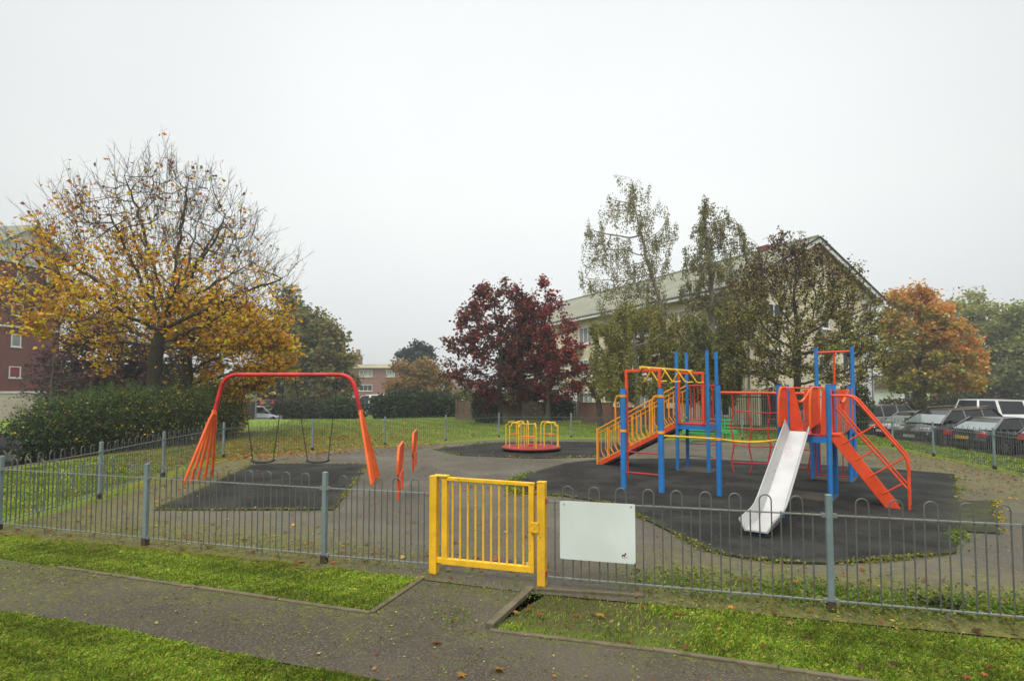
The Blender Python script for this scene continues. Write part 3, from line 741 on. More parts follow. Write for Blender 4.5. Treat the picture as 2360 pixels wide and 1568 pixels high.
for P_ in (Pa, Pb):
    c = P_ + V*.08 - U*.02
    mb = MB(); mb.tube([V3(P_ - U*.16, 1.12), V3(P_ - U*.16, 1.72), V3(P_ - U*.13, 1.79), V3(P_ - U*.05, 1.81)], .018, 8); part('grab_rail', mb, 'ramp_yellow')
    for z in (1.80, 1.13): mb = MB(); mb.tube([V3(P_, z-.025), V3(P_, z+.025)], .068, 14); part('clamp', mb, 'ramp_yellow')
rung(Pb, Pc, 1.07, 1.035, 'yellow', .018, 'parallel_bar')
mb = MB(); sg = [V3(Pc + (S1-Pc)*t, 1.035 - .05*math.sin(math.pi*t)) for t in [i/8 for i in range(9)]]; mb.tube(sg, .018, 8); part('parallel_bar', mb, 'yellow')
mb = MB(); mb.tube([V3(Pc, 1.01), V3(Pc, 1.06)], .058, 14); part('clamp', mb, 'ramp_yellow')
# tower 1 barriers and rungs
def bars_panel(a, b, z0, z1, n, mat='scarlet', r=.011):
    mb = MB(); a, b = Vector(a), Vector(b)
    mb.tube([V3(a, z0), V3(b, z0)], .016, 6); mb.tube([V3(a, z1), V3(b, z1)], .016, 6)
    for i in range(1, n+1): p = a + (b-a)*(i/(n+1)); mb.tube([V3(p, z0), V3(p, z1)], r, 6)
    return part('barrier', mb, mat)
bars_panel(T2, T4, 1.20, 2.03, 7); bars_panel(T4, T2 + (T4-T2)*.45, 1.20, 2.0, 3)
for z in (.33, .66, .98): rung(T3, T4, z, mat='orangered')
for z in (.32, .62, .92): rung(T2, T4, z, mat='galv', r=.013)
# climbing net between tower 1 and the tall tower
nA, nB = T4 + Vector((.0, -.05, 0)), R1 + V*.04
nd_ = (nB - nA).normalized(); NL = (nB-nA).length
mb = MB(); mb.tube([V3(nA, 1.86), V3(nB, 1.84)], .030, 10); part('net_beam', mb, 'orangered')
zs_ = [1.84, 1.42, 1.04, .65, .26, .0]; net = MB(); nk = 5
def npos(k, j): return V3(nA + nd_*(.34 + .41*k + (.035 if (j+k) % 2 else -.035)*(0 if j == 0 else 1)), zs_[j] + .02*math.sin(k*2+j))
for k in range(nk):
    for j in range(5): net.tube([npos(k, j), npos(k, j+1)], .017, 7)
for j in range(1, 5):
    for k in range(nk-1): net.tube([npos(k, j), npos(k+1, j)], .013, 7)
part('climbing_net', net, 'scarlet')
# slide tower
zp = 1.15
rung(S1 + U*.02, S2, 1.95, mat='orangered', r=.016, name='top_rail')
def S(u, v_, z): return V3(S1 + U*u + V*v_, z)
def hood(u0, v0, u1, v1):
    d = (S(u1, v1, 0) - S(u0, v0, 0)); nn = Vector((d.y, -d.x, 0)).normalized()
    a, b = S(u0, v0, 0), S(u1, v1, 0)
    def h(t, z): return V3(a + (b-a)*t, z)
    poly = [h(.05, 1.27), h(-.05, 1.34), h(.0, 1.72), h(.18, 1.92), h(.38, 1.96), h(1.0, 1.96), h(1.0, 1.33)]
    mb = MB(); mb.prism(poly, nn*.012); o = part('slide_side_panel', mb, 'orangered', False)
    mb = MB(); mb.tube([p + nn*.006 for p in poly[:6]], .019, 8); part('edge_tube', mb, 'orange', True, o)
hood(.03, -.24, .115, .06); hood(.52, -.24, .60, .03)
mb = MB(); mb.prism([S(.645, .0, 1.16), S(.74, .0, 1.16), S(.74, .0, 1.93), S(.68, .0, 1.93)], -V*.015); part('front_panel', mb, 'orangered', False)
mb = MB(); mb.prism([S(.50, .02, 1.16), S(.66, .02, 1.16), S(.66, .02, 1.34), S(.50, .02, 1.34)], V*.012); part('kick_plate', mb, 'redpanel', False)
# steel chute
sl_u = .305
def chute_z(t):
    if t < 2.05: return 1.20 - .475*t
    k = min(1, (t-2.05)/.5); zz = 1.20 - .475*2.05 - .475*(k - k*k/2)*.5
    return max(zz, .11)
ts = [0, .12] + [.3 + .2*i for i in range(14)] + [3.02, 3.12]
vsx = []; fsx = []
dirn = -V
for i, t in enumerate(ts):
    z = chute_z(t); hf = .128
    wh = .17 if t < 2.1 else .17 - .05*(t-2.1)
    if t < .1: wh = .20
    flr = .075
    c = S1 + U*sl_u + dirn*t - V*.05
    for s, zz in ((-hf-flr-.012, z+wh), (-hf-flr, z+wh+.012), (-hf, z), (hf, z), (hf+flr, z+wh+.012), (hf+flr+.012, z+wh), (hf+.012, z-.02), (-hf-.012, z-.02)):
        vsx.append(V3(c + U*s, zz))
n8 = 8
for i in range(len(ts)-1):
    for j in range(n8): fsx.append((i*n8+j, i*n8+(j+1) % n8, (i+1)*n8+(j+1) % n8, (i+1)*n8+j))
fsx.append(tuple(range(n8))); fsx.append(tuple((len(ts)-1)*n8 + j for j in reversed(range(n8))))
sm = MB(); sm.raw(vsx, fsx); slo = part('slide', sm, 'chute')
for s in (-1, 1):
    mb = MB(); mb.tube([V3(S1 + U*(sl_u + s*(.128+.075)) + dirn*t - V*.05, chute_z(t) + (.17 if t < 2.1 else .17-.05*(t-2.1)) + .012) for t in ts[1:]], .009, 6); part('slide_rim', mb, 'chute', True, slo)
c = S1 + U*(sl_u+.02) + dirn*1.72; mb = MB(); mb.tube([V3(c, 0), V3(c, chute_z(1.72)-.02)], .05, 14); part('slide_support', mb, 'blue')
c = S1 + U*sl_u + dirn*3.0; mb = MB(); mb.tube([V3(c, .0), V3(c, .05)], .12, 18); mb.tube([V3(c, .04), V3(c, .10)], .05, 12); part('slide_foot', mb, 'darkblue')
# stairs on the right of the slide tower
def ST(l, v_, z): return V3(S2 + U*l + V*v_, z)
SL = .90; sw = (.03, .50)
def stz(l): return 1.12*(1 - (l-.12)/(SL-.12))
for k, v_ in enumerate(sw):
    a, b = ST(.12, v_, 1.12), ST(SL, v_, .02); d = (b-a).normalized(); nrm = Vector((-(d.z)*U.x, -(d.z)*U.y, d.dot(U)))*1.0
    poly = [ST(.0, v_, 1.17), ST(.20, v_, 1.17), ST(SL+.08, v_, .02), ST(SL-.13, v_, .02), ST(.04, v_, 1.05)] if k == 0 else [ST(.0, v_, 1.10), ST(.16, v_, 1.10), ST(SL+.04, v_, .02), ST(SL-.13, v_, .02), ST(.04, v_, 1.02)]
    mb = MB(); mb.prism(poly, V*.03); o = part('stair_stringer', mb, 'orangered', False, bevel=.004)
    # handrails
    top = [ST(.0, v_, 1.82), ST(.30, v_, 1.82), ST(.36, v_, 1.79), ST(.42, v_, 1.73), ST(1.03, v_, .90), ST(1.08, v_, .80), ST(1.09, v_, .66), ST(1.09, v_, .0)]
    mb = MB(); mb.tube(top, .019, 10); part('handrail', mb, 'orangered')
    mb = MB(); mb.tube([ST(.10, v_, 1.62), ST(.36, v_, 1.27), ST(1.08, v_, .34)], .016, 8); part('handrail', mb, 'orangered')
    if k == 0:                                            # struts stand square to the slope
        for l, h in ((.20, .60), (.38, .31), (.56, .60), (.74, .32)):
            p = ST(l, v_, stz(l) + .01); q = p + (U*.82 + up*.571)*h
            mb = MB(); mb.tube([p, q], .014, 8); part('strut', mb, 'orangered')
for i in range(5):
    l = .26 + .145*i; z = stz(l) - .02
    mb = MB(); mb.box((ST(l, (sw[0]+sw[1])/2 + .015, z)), (.12, sw[1]-sw[0]-.03, .022), th); part('tread', mb, 'black', False)  # black colour paints in the shade of the slot between the stringers
mb = MB(); mb.prism([ST(.0, sw[0]-.02, 1.15), ST(.16, sw[0]-.02, 1.15), ST(.16, sw[1]+.05, 1.15), ST(.0, sw[1]+.05, 1.15)], (0, 0, .02)); part('landing', mb, 'orangered', False)
bars_panel(S2 + V*.56, S3 + U*.01, 1.2, 1.9, 2)
# bridge between the slide tower and the tall tower
def BR(side, s, z):                       # side 0 = left (S4-R1), 1 = right (S3-R3)
    a, b = ((S4, R1), (S3, R3))[side]; return V3(a + (b-a)*s, z)
mb = MB()
for i in range(9):
    s = (i+.5)/9; a, b = BR(0, s, 1.12 - .06*math.sin(math.pi*s)), BR(1, s, 1.12 - .06*math.sin(math.pi*s)); mb.beam(a, b, .15, .03)
part('bridge_deck', mb, 'scarlet', False)
for side in (0, 1):
    nn = (U if side else -U)*.015
    for s0_, s1_, t0_ in ((.03, .40, .22), (.97, .62, .74)):
        mb = MB(); mb.prism([BR(side, s0_, 1.12), BR(side, s1_, 1.10), BR(side, t0_ + (.06 if s0_ < .5 else -.03), 1.93), BR(side, s0_, 1.93)], nn); part('bridge_side_panel', mb, 'orangered', False)
    mb = MB(); mb.tube([BR(side, .10 + .8*i/12, 1.92 - .24*math.sin(math.pi*i/12)) for i in range(13)], .024, 8); part('bridge_handrail', mb, 'orange')
    ch = MB()
    for i in range(1, 9):
        s = .25 + .06*i; ch.tube([BR(side, s, 1.52), BR(side, s+.02*(-1)**i, 1.3), BR(side, s, 1.08)], .008, 4)
    ch.tube([BR(side, .2 + .6*i/8, 1.32 - .03*math.sin(math.pi*i/8)) for i in range(9)], .009, 4)
    part('chain_netting', ch, 'galv')
# solid panels round the platforms
def slab(a, b, z0, z1, name='side_panel', mat='orangered'):
    a, b = Vector(a), Vector(b); d = (b-a).normalized(); nn = Vector((d.y, -d.x, 0))*.014
    mb = MB(); mb.prism([V3(a, z0), V3(b, z0), V3(b, z1), V3(a, z1)], nn); part(name, mb, mat, False)
slab(S3 - U*.02 + V*.0, S3 - V*.20, 1.17, 1.93); slab(R3 - U*.05, R3 - U*.19, 1.17, 1.93); slab(R3 + V*.06, R3 + V*.36, 1.17, 1.95); slab(R4 - V*.06, R4 - V*.34, 1.17, 1.95)
slab(R1 + U*.05, R1 + U*.17, 1.17, 1.93); slab(R1 + V*.06, R1 + V*.3, 1.17, 1.9)
mb = MB(); mb.prism([S(.05, .72, 1.17), S(.28, .72, 1.17), S(.13, .72, 1.94), S(.05, .72, 1.94)], V*.014); part('side_panel', mb, 'orangered', False)
slab(R3 + V*.36 + U*.0, R3 + V*.76, 1.17, 1.6); slab(S3 + U*.0 - V*.20, S3 - V*.30, 1.17, 1.9)
# fireman's pole
rung(R2, R4, 2.76, mat='orangered', r=.024, name='pole_bar')
c = (R2+R4)/2 + V*.02; mb = MB(); mb.tube([V3(c, 2.76), V3(c, 0)], .024, 10); part("fire_pole", mb, 'orangered')
bars_panel(R1 + V*.02, R3 + V*.02, .14, 1.05, 4, 'scarlet')
mb = MB(); mb.tube([V3(R1 + V*.4, 0.0), V3(R1 + V*.4, 1.1)], .02, 8); part('brace', mb, 'scarlet')
rung(S1, S4, .5, mat='scarlet'); rung(S1, S4, .85, mat='scarlet')
rung(S1, S4, 1.6, mat='orangered'); rung(S1, S4, 1.9, mat='orangered')

# ------------------------------------------------------------------ green bench
bn = thing('park_bench', (7.7, 22.0, 0), 'bright green slatted park bench behind the climbing frame', 'bench')
bx0, bx1, by = PX(1563, 21.6), PX(1690, 21.6), 21.6
mb = MB()
for z, y in ((.80, .12), (.66, .10), (.52, .08)): mb.box(((bx0+bx1)/2, by+y, z), (bx1-bx0, .025, .075))
mb.build('backrest', M['bench_green'], bn)
mb = MB()
for y in (-.30, -.18, -.06): mb.box(((bx0+bx1)/2, by+y, .42), (bx1-bx0, .09, .03))
mb.box(((bx0+bx1)/2, by-.37, .36), (bx1-bx0, .025, .08)); mb.build('seat', M['bench_green'], bn)
for x in (bx0+.35, bx1-.35):
    for y in (-.3, .05): mb = MB(); mb.box((x, by+y, .21 if y < 0 else .40), (.05, .05, .42 if y < 0 else .80)); mb.build('leg', M['bench_green'], bn)

# ------------------------------------------------------------------ trees
def grow(att, starts, step, infl, kill, iters, up_bias=.1, limbs=None):
    "space colonisation; starts = list of points forming the trunk chain"
    nodes = [np.array(p, float) for p in starts]; par = [i-1 for i in range(len(starts))]
    for lb in (limbs or []):
        q = int(np.argmin([np.linalg.norm(nodes[i]-lb[0]) for i in range(len(starts))]))
        for p in lb[1:]: nodes.append(np.array(p, float)); par.append(q); q = len(nodes)-1
    A = np.array(att, float); N = np.array(nodes)
    D = np.linalg.norm(A[:, None] - N[None], axis=2); near = D.argmin(1); nd_ = D.min(1); alive = np.ones(len(A), bool)
    last = {}
    for it in range(iters):
        m = alive & (nd_ < infl)
        if not m.any():
            if not alive.any(): break
            m = alive & (nd_ <= nd_[alive].min() + .3)
        ix = near[m]; dirs = A[m] - N[ix]; dirs /= np.linalg.norm(dirs, axis=1)[:, None] + 1e-9
        acc = np.zeros_like(N); np.add.at(acc, ix, dirs); act = np.unique(ix)
        d = acc[act]; ln = np.linalg.norm(d, axis=1); ok = ln > 1e-3; act = act[ok]; d = d[ok]/ln[ok][:, None]
        d[:, 2] += up_bias; d += rng.normal(0, .12, d.shape); d /= np.linalg.norm(d, axis=1)[:, None]
        new = N[act] + d*step
        keep = []
        for i_, (a_, p_) in enumerate(zip(act, new)):
            key = last.get(int(a_))
            if key is not None and np.linalg.norm(key - p_) < step*.35: continue
            last[int(a_)] = p_; keep.append(i_)
        if not keep:
            alive[m] &= rng.random(int(m.sum())) > .5; continue
        new = new[keep]; act = act[keep]; k0 = len(N)
        N = np.vstack([N, new]); par += [int(a) for a in act]
        Dn = np.linalg.norm(A[:, None] - new[None], axis=2); dn = Dn.min(1); an = Dn.argmin(1) + k0
        b = dn < nd_; near[b] = an[b]; nd_[b] = dn[b]; alive &= nd_ > kill
        if len(N) > 15000: break
    return N, np.array(par)
def radii(N, par, tip, expo=2.3, rmax=None):
    r = np.zeros(len(N)); 
    for i in range(len(N)-1, 0, -1):
        if r[i] == 0: r[i] = tip**expo
        r[par[i]] += r[i]
    r = r**(1/expo)
    if rmax: 
        k = rmax/r[0]; r = np.where(r > tip*1.01, tip + (r-tip)*(rmax-tip)/(r[0]-tip), tip)
    return r
def skeleton_mesh(N, par, r, flare=1.5):
    n = len(N); child = {}
    for i in range(1, n): child.setdefault(int(par[i]), []).append(i)
    main = {p: max(c, key=lambda i: r[i]) for p, c in child.items()}
    verts, faces = [], []
    def ring(p, d, rad, k):
        u = np.cross(d, (0.13, .21, 1.0)); u /= np.linalg.norm(u) + 1e-9; v = np.cross(d, u)
        a = np.arange(k)*2*math.pi/k; return p + (np.cos(a)[:, None]*u + np.sin(a)[:, None]*v)*rad
    starts_ = [(0, None)] + [(i, int(par[i])) for i in range(1, n) if main[int(par[i])] != i]
    for s, p in starts_:
        chain = [s]
        while chain[-1] in main: chain.append(main[chain[-1]])
        pts = [N[c] for c in chain]; rr = [r[c] for c in chain]
        if p is not None: pts = [N[p]] + pts; rr = [min(rr[0]*1.15, r[p])] + rr
        if len(pts) < 2: continue
        k = 10 if rr[0] > .12 else 6 if rr[0] > .04 else 4 if rr[0] > .018 else 3
        base = len(verts); m = len(pts)
        for i in range(m):
            d = pts[min(i+1, m-1)] - pts[max(i-1, 0)]; d = d/(np.linalg.norm(d)+1e-9)
            rad = rr[i]*(flare if (i == 0 and p is None) else 1)
            if i == m-1: rad *= .5
            verts.extend(ring(pts[i], d, rad, k))
        for i in range(m-1):
            for j in range(k): faces.append((base+i*k+j, base+i*k+(j+1) % k, base+(i+1)*k+(j+1) % k, base+(i+1)*k+j))
    return np.array(verts), np.array(faces)
def leaf_quads(P, size, colors, flat=.3, droop=0.0, aspect=.75):
    "one folded quad per leaf"
    n = len(P); a = rng.normal(0, 1, (n, 3)); a[:, 2] = a[:, 2]*flat - droop; a /= np.linalg.norm(a, axis=1)[:, None]
    b = rng.normal(0, 1, (n, 3)); b -= a*(a*b).sum(1)[:, None]; b /= np.linalg.norm(b, axis=1)[:, None]; c = np.cross(a, b)
    s = (size*rng.uniform(.65, 1.35, n))[:, None]
    q = np.stack([P, P + a*s*.5 + b*s*.5*aspect + c*s*.12, P + a*s, P + a*s*.45 - b*s*.5*aspect + c*s*.12], 1).reshape(-1, 3)
    f = np.arange(4*n).reshape(-1, 4); return q, f, np.repeat(colors, 4, axis=0)
def palette(n, cols, wts, jit=.18):
    c = np.array(cols)[rng.choice(len(cols), n, p=np.array(wts)/sum(wts))]
    return np.clip(c*np.exp(rng.normal(0, jit, (n, 1)))*np.exp(rng.normal(0, jit*.4, (n, 3))), .003, .9)
def profile_points(prof, Y, n, depth=.85, shell=.4, zfloor=None):
    "prof rows (y, x0, x1) in working-picture pixels at distance Y -> points filling the crown"
    pr = sorted([(PZ(y, Y), PX(a, Y), PX(b, Y)) for y, a, b in prof]); z = np.array([p[0] for p in pr]); x0 = np.array([p[1] for p in pr]); x1 = np.array([p[2] for p in pr])
    wmax = (x1-x0).max(); out_ = []
    while len(out_) < n:
        zz = rng.uniform(z[0], z[-1], 4*n); a = np.interp(zz, z, x0); b = np.interp(zz, z, x1); k = rng.random(4*n) < (b-a)/wmax
        zz, a, b = zz[k], a[k], b[k]; th_ = rng.uniform(0, 2*math.pi, len(zz)); rr = np.sqrt(rng.random(len(zz)))
        rr = rr**shell; c = (a+b)/2; h = (b-a)/2
        out_ += list(np.stack([c + h*rr*np.cos(th_), Y + h*depth*rr*np.sin(th_), zz], 1))
    return np.array(out_[:n])
def tree(name, label, Y, prof, trunk, cols, wts, nleaf, lsize, natt=700, step=.4, rmax=.2, tip=.008, kill=.7, group=None, dens=None, spread=.3, bark='bark', hang=0, colorfn=None, shell=.5, depth=.8, cat='tree', infl=3.0, droop=.2, zbase=0.0, iters=110, tiplen=0, clump=0, limbs=None, expo=2.3, twigs=0, twlen=.8):
    t = thing(name, (PX(trunk[0][0], Y), Y, zbase), label, cat, group)
    pts = [(PX(x, Y), Y, PZ(y, Y)) for x, y in trunk]; pts[0] = (pts[0][0], Y, zbase - .1)
    ch = [np.array(pts[0])]
    for a, b in zip(pts[:-1], pts[1:]):
        a, b = np.array(a), np.array(b); k = max(1, int(np.linalg.norm(b-a)/step))
        for i in range(1, k+1): ch.append(a + (b-a)*i/k + rng.normal(0, .02, 3)*(i < k))
    att = profile_points(prof, Y, natt, depth, shell)
    lbs = []
    for lb in (limbs or []):
        dy = lb[-1]; c_ = [np.array((PX(x, Y), Y, PZ(y, Y))) for x, y in lb[:-1]]; k_ = len(c_)-1
        for i in range(k_+1): c_[i][1] += dy*(i/k_)
        ps = [c_[0]]
        for a, b in zip(c_[:-1], c_[1:]):
            m_ = max(1, int(np.linalg.norm(b-a)/step))
            for i in range(1, m_+1): ps.append(a + (b-a)*i/m_ + rng.normal(0, .035, 3))
        lbs.append(ps)
    N, par = grow(att, ch, step, infl, kill, iters, limbs=lbs)
    haschild = np.zeros(len(N), bool); haschild[par[1:]] = True
    tips = np.where(~haschild)[0]
    if tiplen:            # fine bare shoots at the ends
        add_n, add_p = [], []
        for i in tips:
            d = N[i] - N[par[i]]; d /= np.linalg.norm(d)+1e-9
            for _ in range(3):
                e = d + rng.normal(0, .32, 3); e[2] += .55; e /= np.linalg.norm(e); p = N[i]; q = i
                for s in range(2):
                    p = p + e*tiplen*rng.uniform(.6, 1.2) + rng.normal(0, .03, 3); add_n.append(p); add_p.append(q); q = len(N) + len(add_n) - 1
        N = np.vstack([N, np.array(add_n)]); par = np.concatenate([par, add_p])
    if twigs:
        c0 = ch[-1] if not limbs else np.array([PX(trunk[2][0], Y), Y, PZ(trunk[2][1], Y)]); cand = np.arange(len(ch), len(N)); an, ap = [], []
        for i in rng.choice(cand, twigs):
            o_ = N[i] - c0; o_ /= np.linalg.norm(o_) + 1e-9; e = o_*.8 + rng.normal(0, .38, 3); e[2] += .55; e /= np.linalg.norm(e); L = twlen*rng.uniform(.4, 1.3); p = N[i]; q = int(i)
            for s_ in range(4):
                p = p + e*L/4 + rng.normal(0, .018, 3); an.append(p); ap.append(q); q = len(N) + len(an) - 1
                if s_ < 3:
                    f_ = e + rng.normal(0, .5, 3); f_ /= np.linalg.norm(f_); an.append(p + f_*L*.28); ap.append(q)
        N = np.vstack([N, np.array(an)]); par = np.concatenate([par, ap]).astype(int)
    r = radii(N, par, tip, expo, rmax)
    v, f = skeleton_mesh(N, par, r); fast_mesh('trunk', v, f, M[bark], parent=t)
    thin = np.where((r < max(tip*3.2, .03)) & (np.arange(len(N)) > len(ch)))[0]
    if len(thin) == 0: thin = np.arange(len(ch), len(N))
    wt = np.ones(len(thin)) if dens is None else dens(N[thin])
    if clump:            # leaves gather in bunches: some twigs carry many, others few
        wt = wt*np.exp(rng.normal(0, clump, len(thin)))
    wt = np.maximum(wt, 0); src = thin[rng.choice(len(thin), nleaf, p=wt/wt.sum())]
    base = N[src]; tpos = rng.random((nleaf, 1)); base = base*(1-tpos) + N[par[src]]*tpos
    if hang:
        L = rng.random(nleaf)**.8*hang*rng.uniform(.4, 1, len(N))[src]; sway = rng.normal(0, .10, (len(N), 3))[src]
        P = base + sway*L[:, None]; P[:, 2] -= L; P += rng.normal(0, .05, P.shape)
    else: P = base + rng.normal(0, spread, (nleaf, 3))*np.array([1, 1, .75])
    c = palette(nleaf, cols, wts) if colorfn is None else colorfn(P)
    q, fq, cq = leaf_quads(P, lsize, c, droop=droop); fast_mesh('crown', q, fq, M['leaf'], cq, parent=t)
    return t

YEL, ORA, GOLD, OLI, BRN = (.95, .60, .03), (.75, .30, .03), (.88, .46, .025), (.38, .35, .05), (.34, .12, .035)
# the big maple
def dens_big(P):
    z = P[:, 2]; x = P[:, 0]; xc = PX(372, 22)
    low = 1 - smooth(5.4, 9.2, z); left = smooth(1.5, -4, x - xc); right_bare = smooth(-.5, 2.5, x-xc)*smooth(4.6, 6.0, z)
    g = np.sin(x*1.7+1)*np.sin(P[:, 1]*1.9)*np.sin(z*1.6+2)
    bare = 1 - .97*smooth(1.7, .9, np.abs(x-xc+.1))*smooth(4.6, 3.9, z)
    bare = bare*(1 - .97*smooth(1.5, 1.1, np.abs(x+12.0))*smooth(3.6, 3.2, z))*(1 - .78*smooth(-3.0, -4.6, x-xc))
    return bare*np.clip(.08 + .85*low + .30*left*(1-smooth(8.5, 10, z)) - .50*right_bare, .08, 2)*np.clip(1 + 1.3*g, .06, 3)
def col_big(P):
    n = len(P); z = P[:, 2]; c = palette(n, [GOLD, YEL, ORA, BRN, OLI], [3.4, 3.0, 1.7, .6, .9])
    u = rng.random(n) < smooth(5.5, 9.5, z)*.8; c[u] = palette(int(u.sum()), [BRN, ORA, (.16, .06, .04), OLI], [3, 2.2, 1.6, .6])
    return c
big_limbs = [[(372, 765), (300, 690), (180, 610), (70, 560), -1.2], [(372, 775), (320, 640), (255, 520), (205, 430), 1.5], [(376, 720), (352, 570), (312, 420), -.9], [(386, 680), (402, 540), (412, 400), .3],
 [(385, 690), (440, 560), (480, 430), 1.6], [(380, 730), (470, 620), (565, 510), -1.3], [(376, 760), (500, 690), (640, 620), .8], [(370, 790), (250, 745), (110, 700), 1.4], [(370, 790), (500, 750), (610, 715), -1.6],
 [(372, 750), (378, 600), (362, 450), 2.6], [(372, 750), (360, 640), (340, 520), -2.6], [(376, 740), (430, 640), (500, 560), 3.0], [(372, 770), (290, 700), (230, 640), -3.2], [(374, 770), (440, 720), (520, 680), -3.2], [(370, 800), (300, 790), (200, 800), -1.0], [(370, 800), (440, 800), (540, 800), -.8]]
tree('maple_tree', 'largest autumn tree on the left, tall maple with bare upper twigs and golden leaves below', 22, [(378, 380, 440), (400, 310, 470), (440, 235, 500), (490, 165, 540), (540, 90, 580), (610, 40, 625), (660, 25, 655), (720, 40, 655), (780, 75, 635), (830, 190, 600), (860, 260, 560)],
     [(354, 930), (356, 860), (362, 790), (372, 740), (385, 670), (398, 600)], None, None, 12000, .145, natt=2600, step=.28, rmax=.25, tip=.0045, kill=.42, expo=1.95, dens=dens_big, colorfn=col_big, shell=.6, depth=.75, tiplen=.34, spread=.09, infl=1.6, clump=1.0, droop=.35, iters=120, limbs=big_limbs, twigs=2600, twlen=.95)
tree('maple_tree', 'smaller maple with thick yellow and orange foliage, behind the red swing frame corner', 25, [(690, 430, 500), (730, 400, 600), (780, 392, 655), (830, 395, 660), (870, 400, 635), (905, 445, 590), (930, 460, 560)],
     [(432, 945), (433, 880), (430, 830), (440, 780)], None, None, 12500, .17, natt=900, step=.35, rmax=.25, tip=.009, kill=.6, shell=.5, spread=.12, clump=.7, twigs=500, dens=lambda P: 1 - .98*smooth(1.5, 1.0, np.abs(P[:, 0]-PX(433, 25)-.2))*smooth(3.7, 3.3, P[:, 2]),
     colorfn=lambda P: palette(len(P), [GOLD, YEL, ORA, OLI, BRN], [3.2, 3.4, 2.2, .9, .4]))
# hazy trees behind them
GRN, GRN2, OLV, GYEL = (.10, .14, .035), (.16, .20, .05), (.25, .23, .055), (.38, .32, .08)
tree('purple_tree', 'dark purple leaved tree behind the left hedge', 30, [(700, 200, 240), (740, 160, 300), (800, 120, 350), (860, 100, 370), (910, 110, 370)], [(225, 960), (230, 860), (232, 780)], [(.09, .035, .05), (.14, .05, .06), (.07, .045, .045)], [3, 2, 1], 7000, .20, natt=700, step=.4, rmax=.2, tip=.012, kill=.7, spread=.22)
tree('larch_tree', 'nearly bare grey twigged conifer beside the red brick block', 23, [(768, 118, 128), (800, 95, 150), (840, 75, 175), (890, 60, 190), (930, 60, 190)], [(122, 985), (122, 900), (122, 780)], [(.05, .05, .03), (.08, .06, .04)], [2, 1], 900, .08, natt=700, step=.25, rmax=.07, tip=.006, kill=.35, bark='bark_grey', tiplen=.15, spread=.1)
tree('garden_tree', 'pale olive tree seen between the two autumn maples', 45, [(740, 590, 620), (790, 300, 345), (850, 290, 400), (900, 290, 560), (935, 290, 600)], [(330, 960), (335, 880), (350, 840)], [OLV, GYEL, GRN2], [2, 2, 1], 4500, .4, natt=300, step=.8, rmax=.25, tip=.03, kill=1.4, spread=.7)
g1 = 'tall hazy green trees left of the far brick flats'
tree('lime_tree', 'tallest hazy green tree beside the big maple crown', 62, [(640, 655, 672), (690, 632, 705), (760, 615, 735), (840, 600, 750), (910, 595, 750)], [(672, 975), (675, 860), (672, 720)], [GRN, GRN2, OLV, (.17, .10, .03)], [3, 3, 2, .8], 9000, .42, natt=500, step=.8, rmax=.35, tip=.03, kill=1.3, spread=.5, group=g1, zbase=-.4)
tree('lime_tree', 'broad hazy green tree in the middle of the group', 58, [(700, 700, 722), (740, 672, 770), (800, 660, 790), (870, 650, 805), (925, 660, 800)], [(725, 975), (728, 860), (730, 760)], [GRN, GRN2, OLV, (.19, .12, .03)], [3, 3, 2.4, 1.3], 9000, .40, natt=500, step=.8, rmax=.35, tip=.03, kill=1.3, spread=.5, group=g1, zbase=-.4)
tree('lime_tree', 'right hand hazy green tree overlapping the far brick flats', 56, [(728, 745, 770), (760, 735, 800), (820, 725, 815), (880, 720, 820), (925, 730, 812)], [(772, 975), (770, 880), (765, 790)], [GRN, OLV, GYEL, (.19, .10, .03)], [2.4, 3, 1.2, 1.4], 6500, .36, natt=400, step=.8, rmax=.3, tip=.03, kill=1.2, spread=.45, group=g1, zbase=-.3)
tree('cedar_tree', 'dark blue green cedar with spiky outline behind the orange brown tree', 78, [(784, 948, 972), (800, 925, 1000), (822, 898, 1008), (850, 905, 1018), (880, 920, 1012), (920, 930, 1000)], [(965, 950), (965, 860), (962, 800)], [(.028, .05, .042), (.045, .07, .055)], [2, 1], 6500, .42, natt=420, step=.7, rmax=.35, tip=.04, kill=1.3, spread=.4)
tree('autumn_tree', 'orange brown rounded tree in front of the cedar', 62, [(828, 925, 985), (850, 895, 1020), (880, 885, 1042), (910, 890, 1050), (935, 900, 1045)], [(962, 970), (962, 900), (962, 860)], [(.32, .17, .05), (.26, .20, .06), (.42, .20, .045), (.17, .15, .055)], [3, 3, 1.4, 2], 8000, .34, natt=420, step=.7, rmax=.22, tip=.03, kill=1.1, spread=.45)
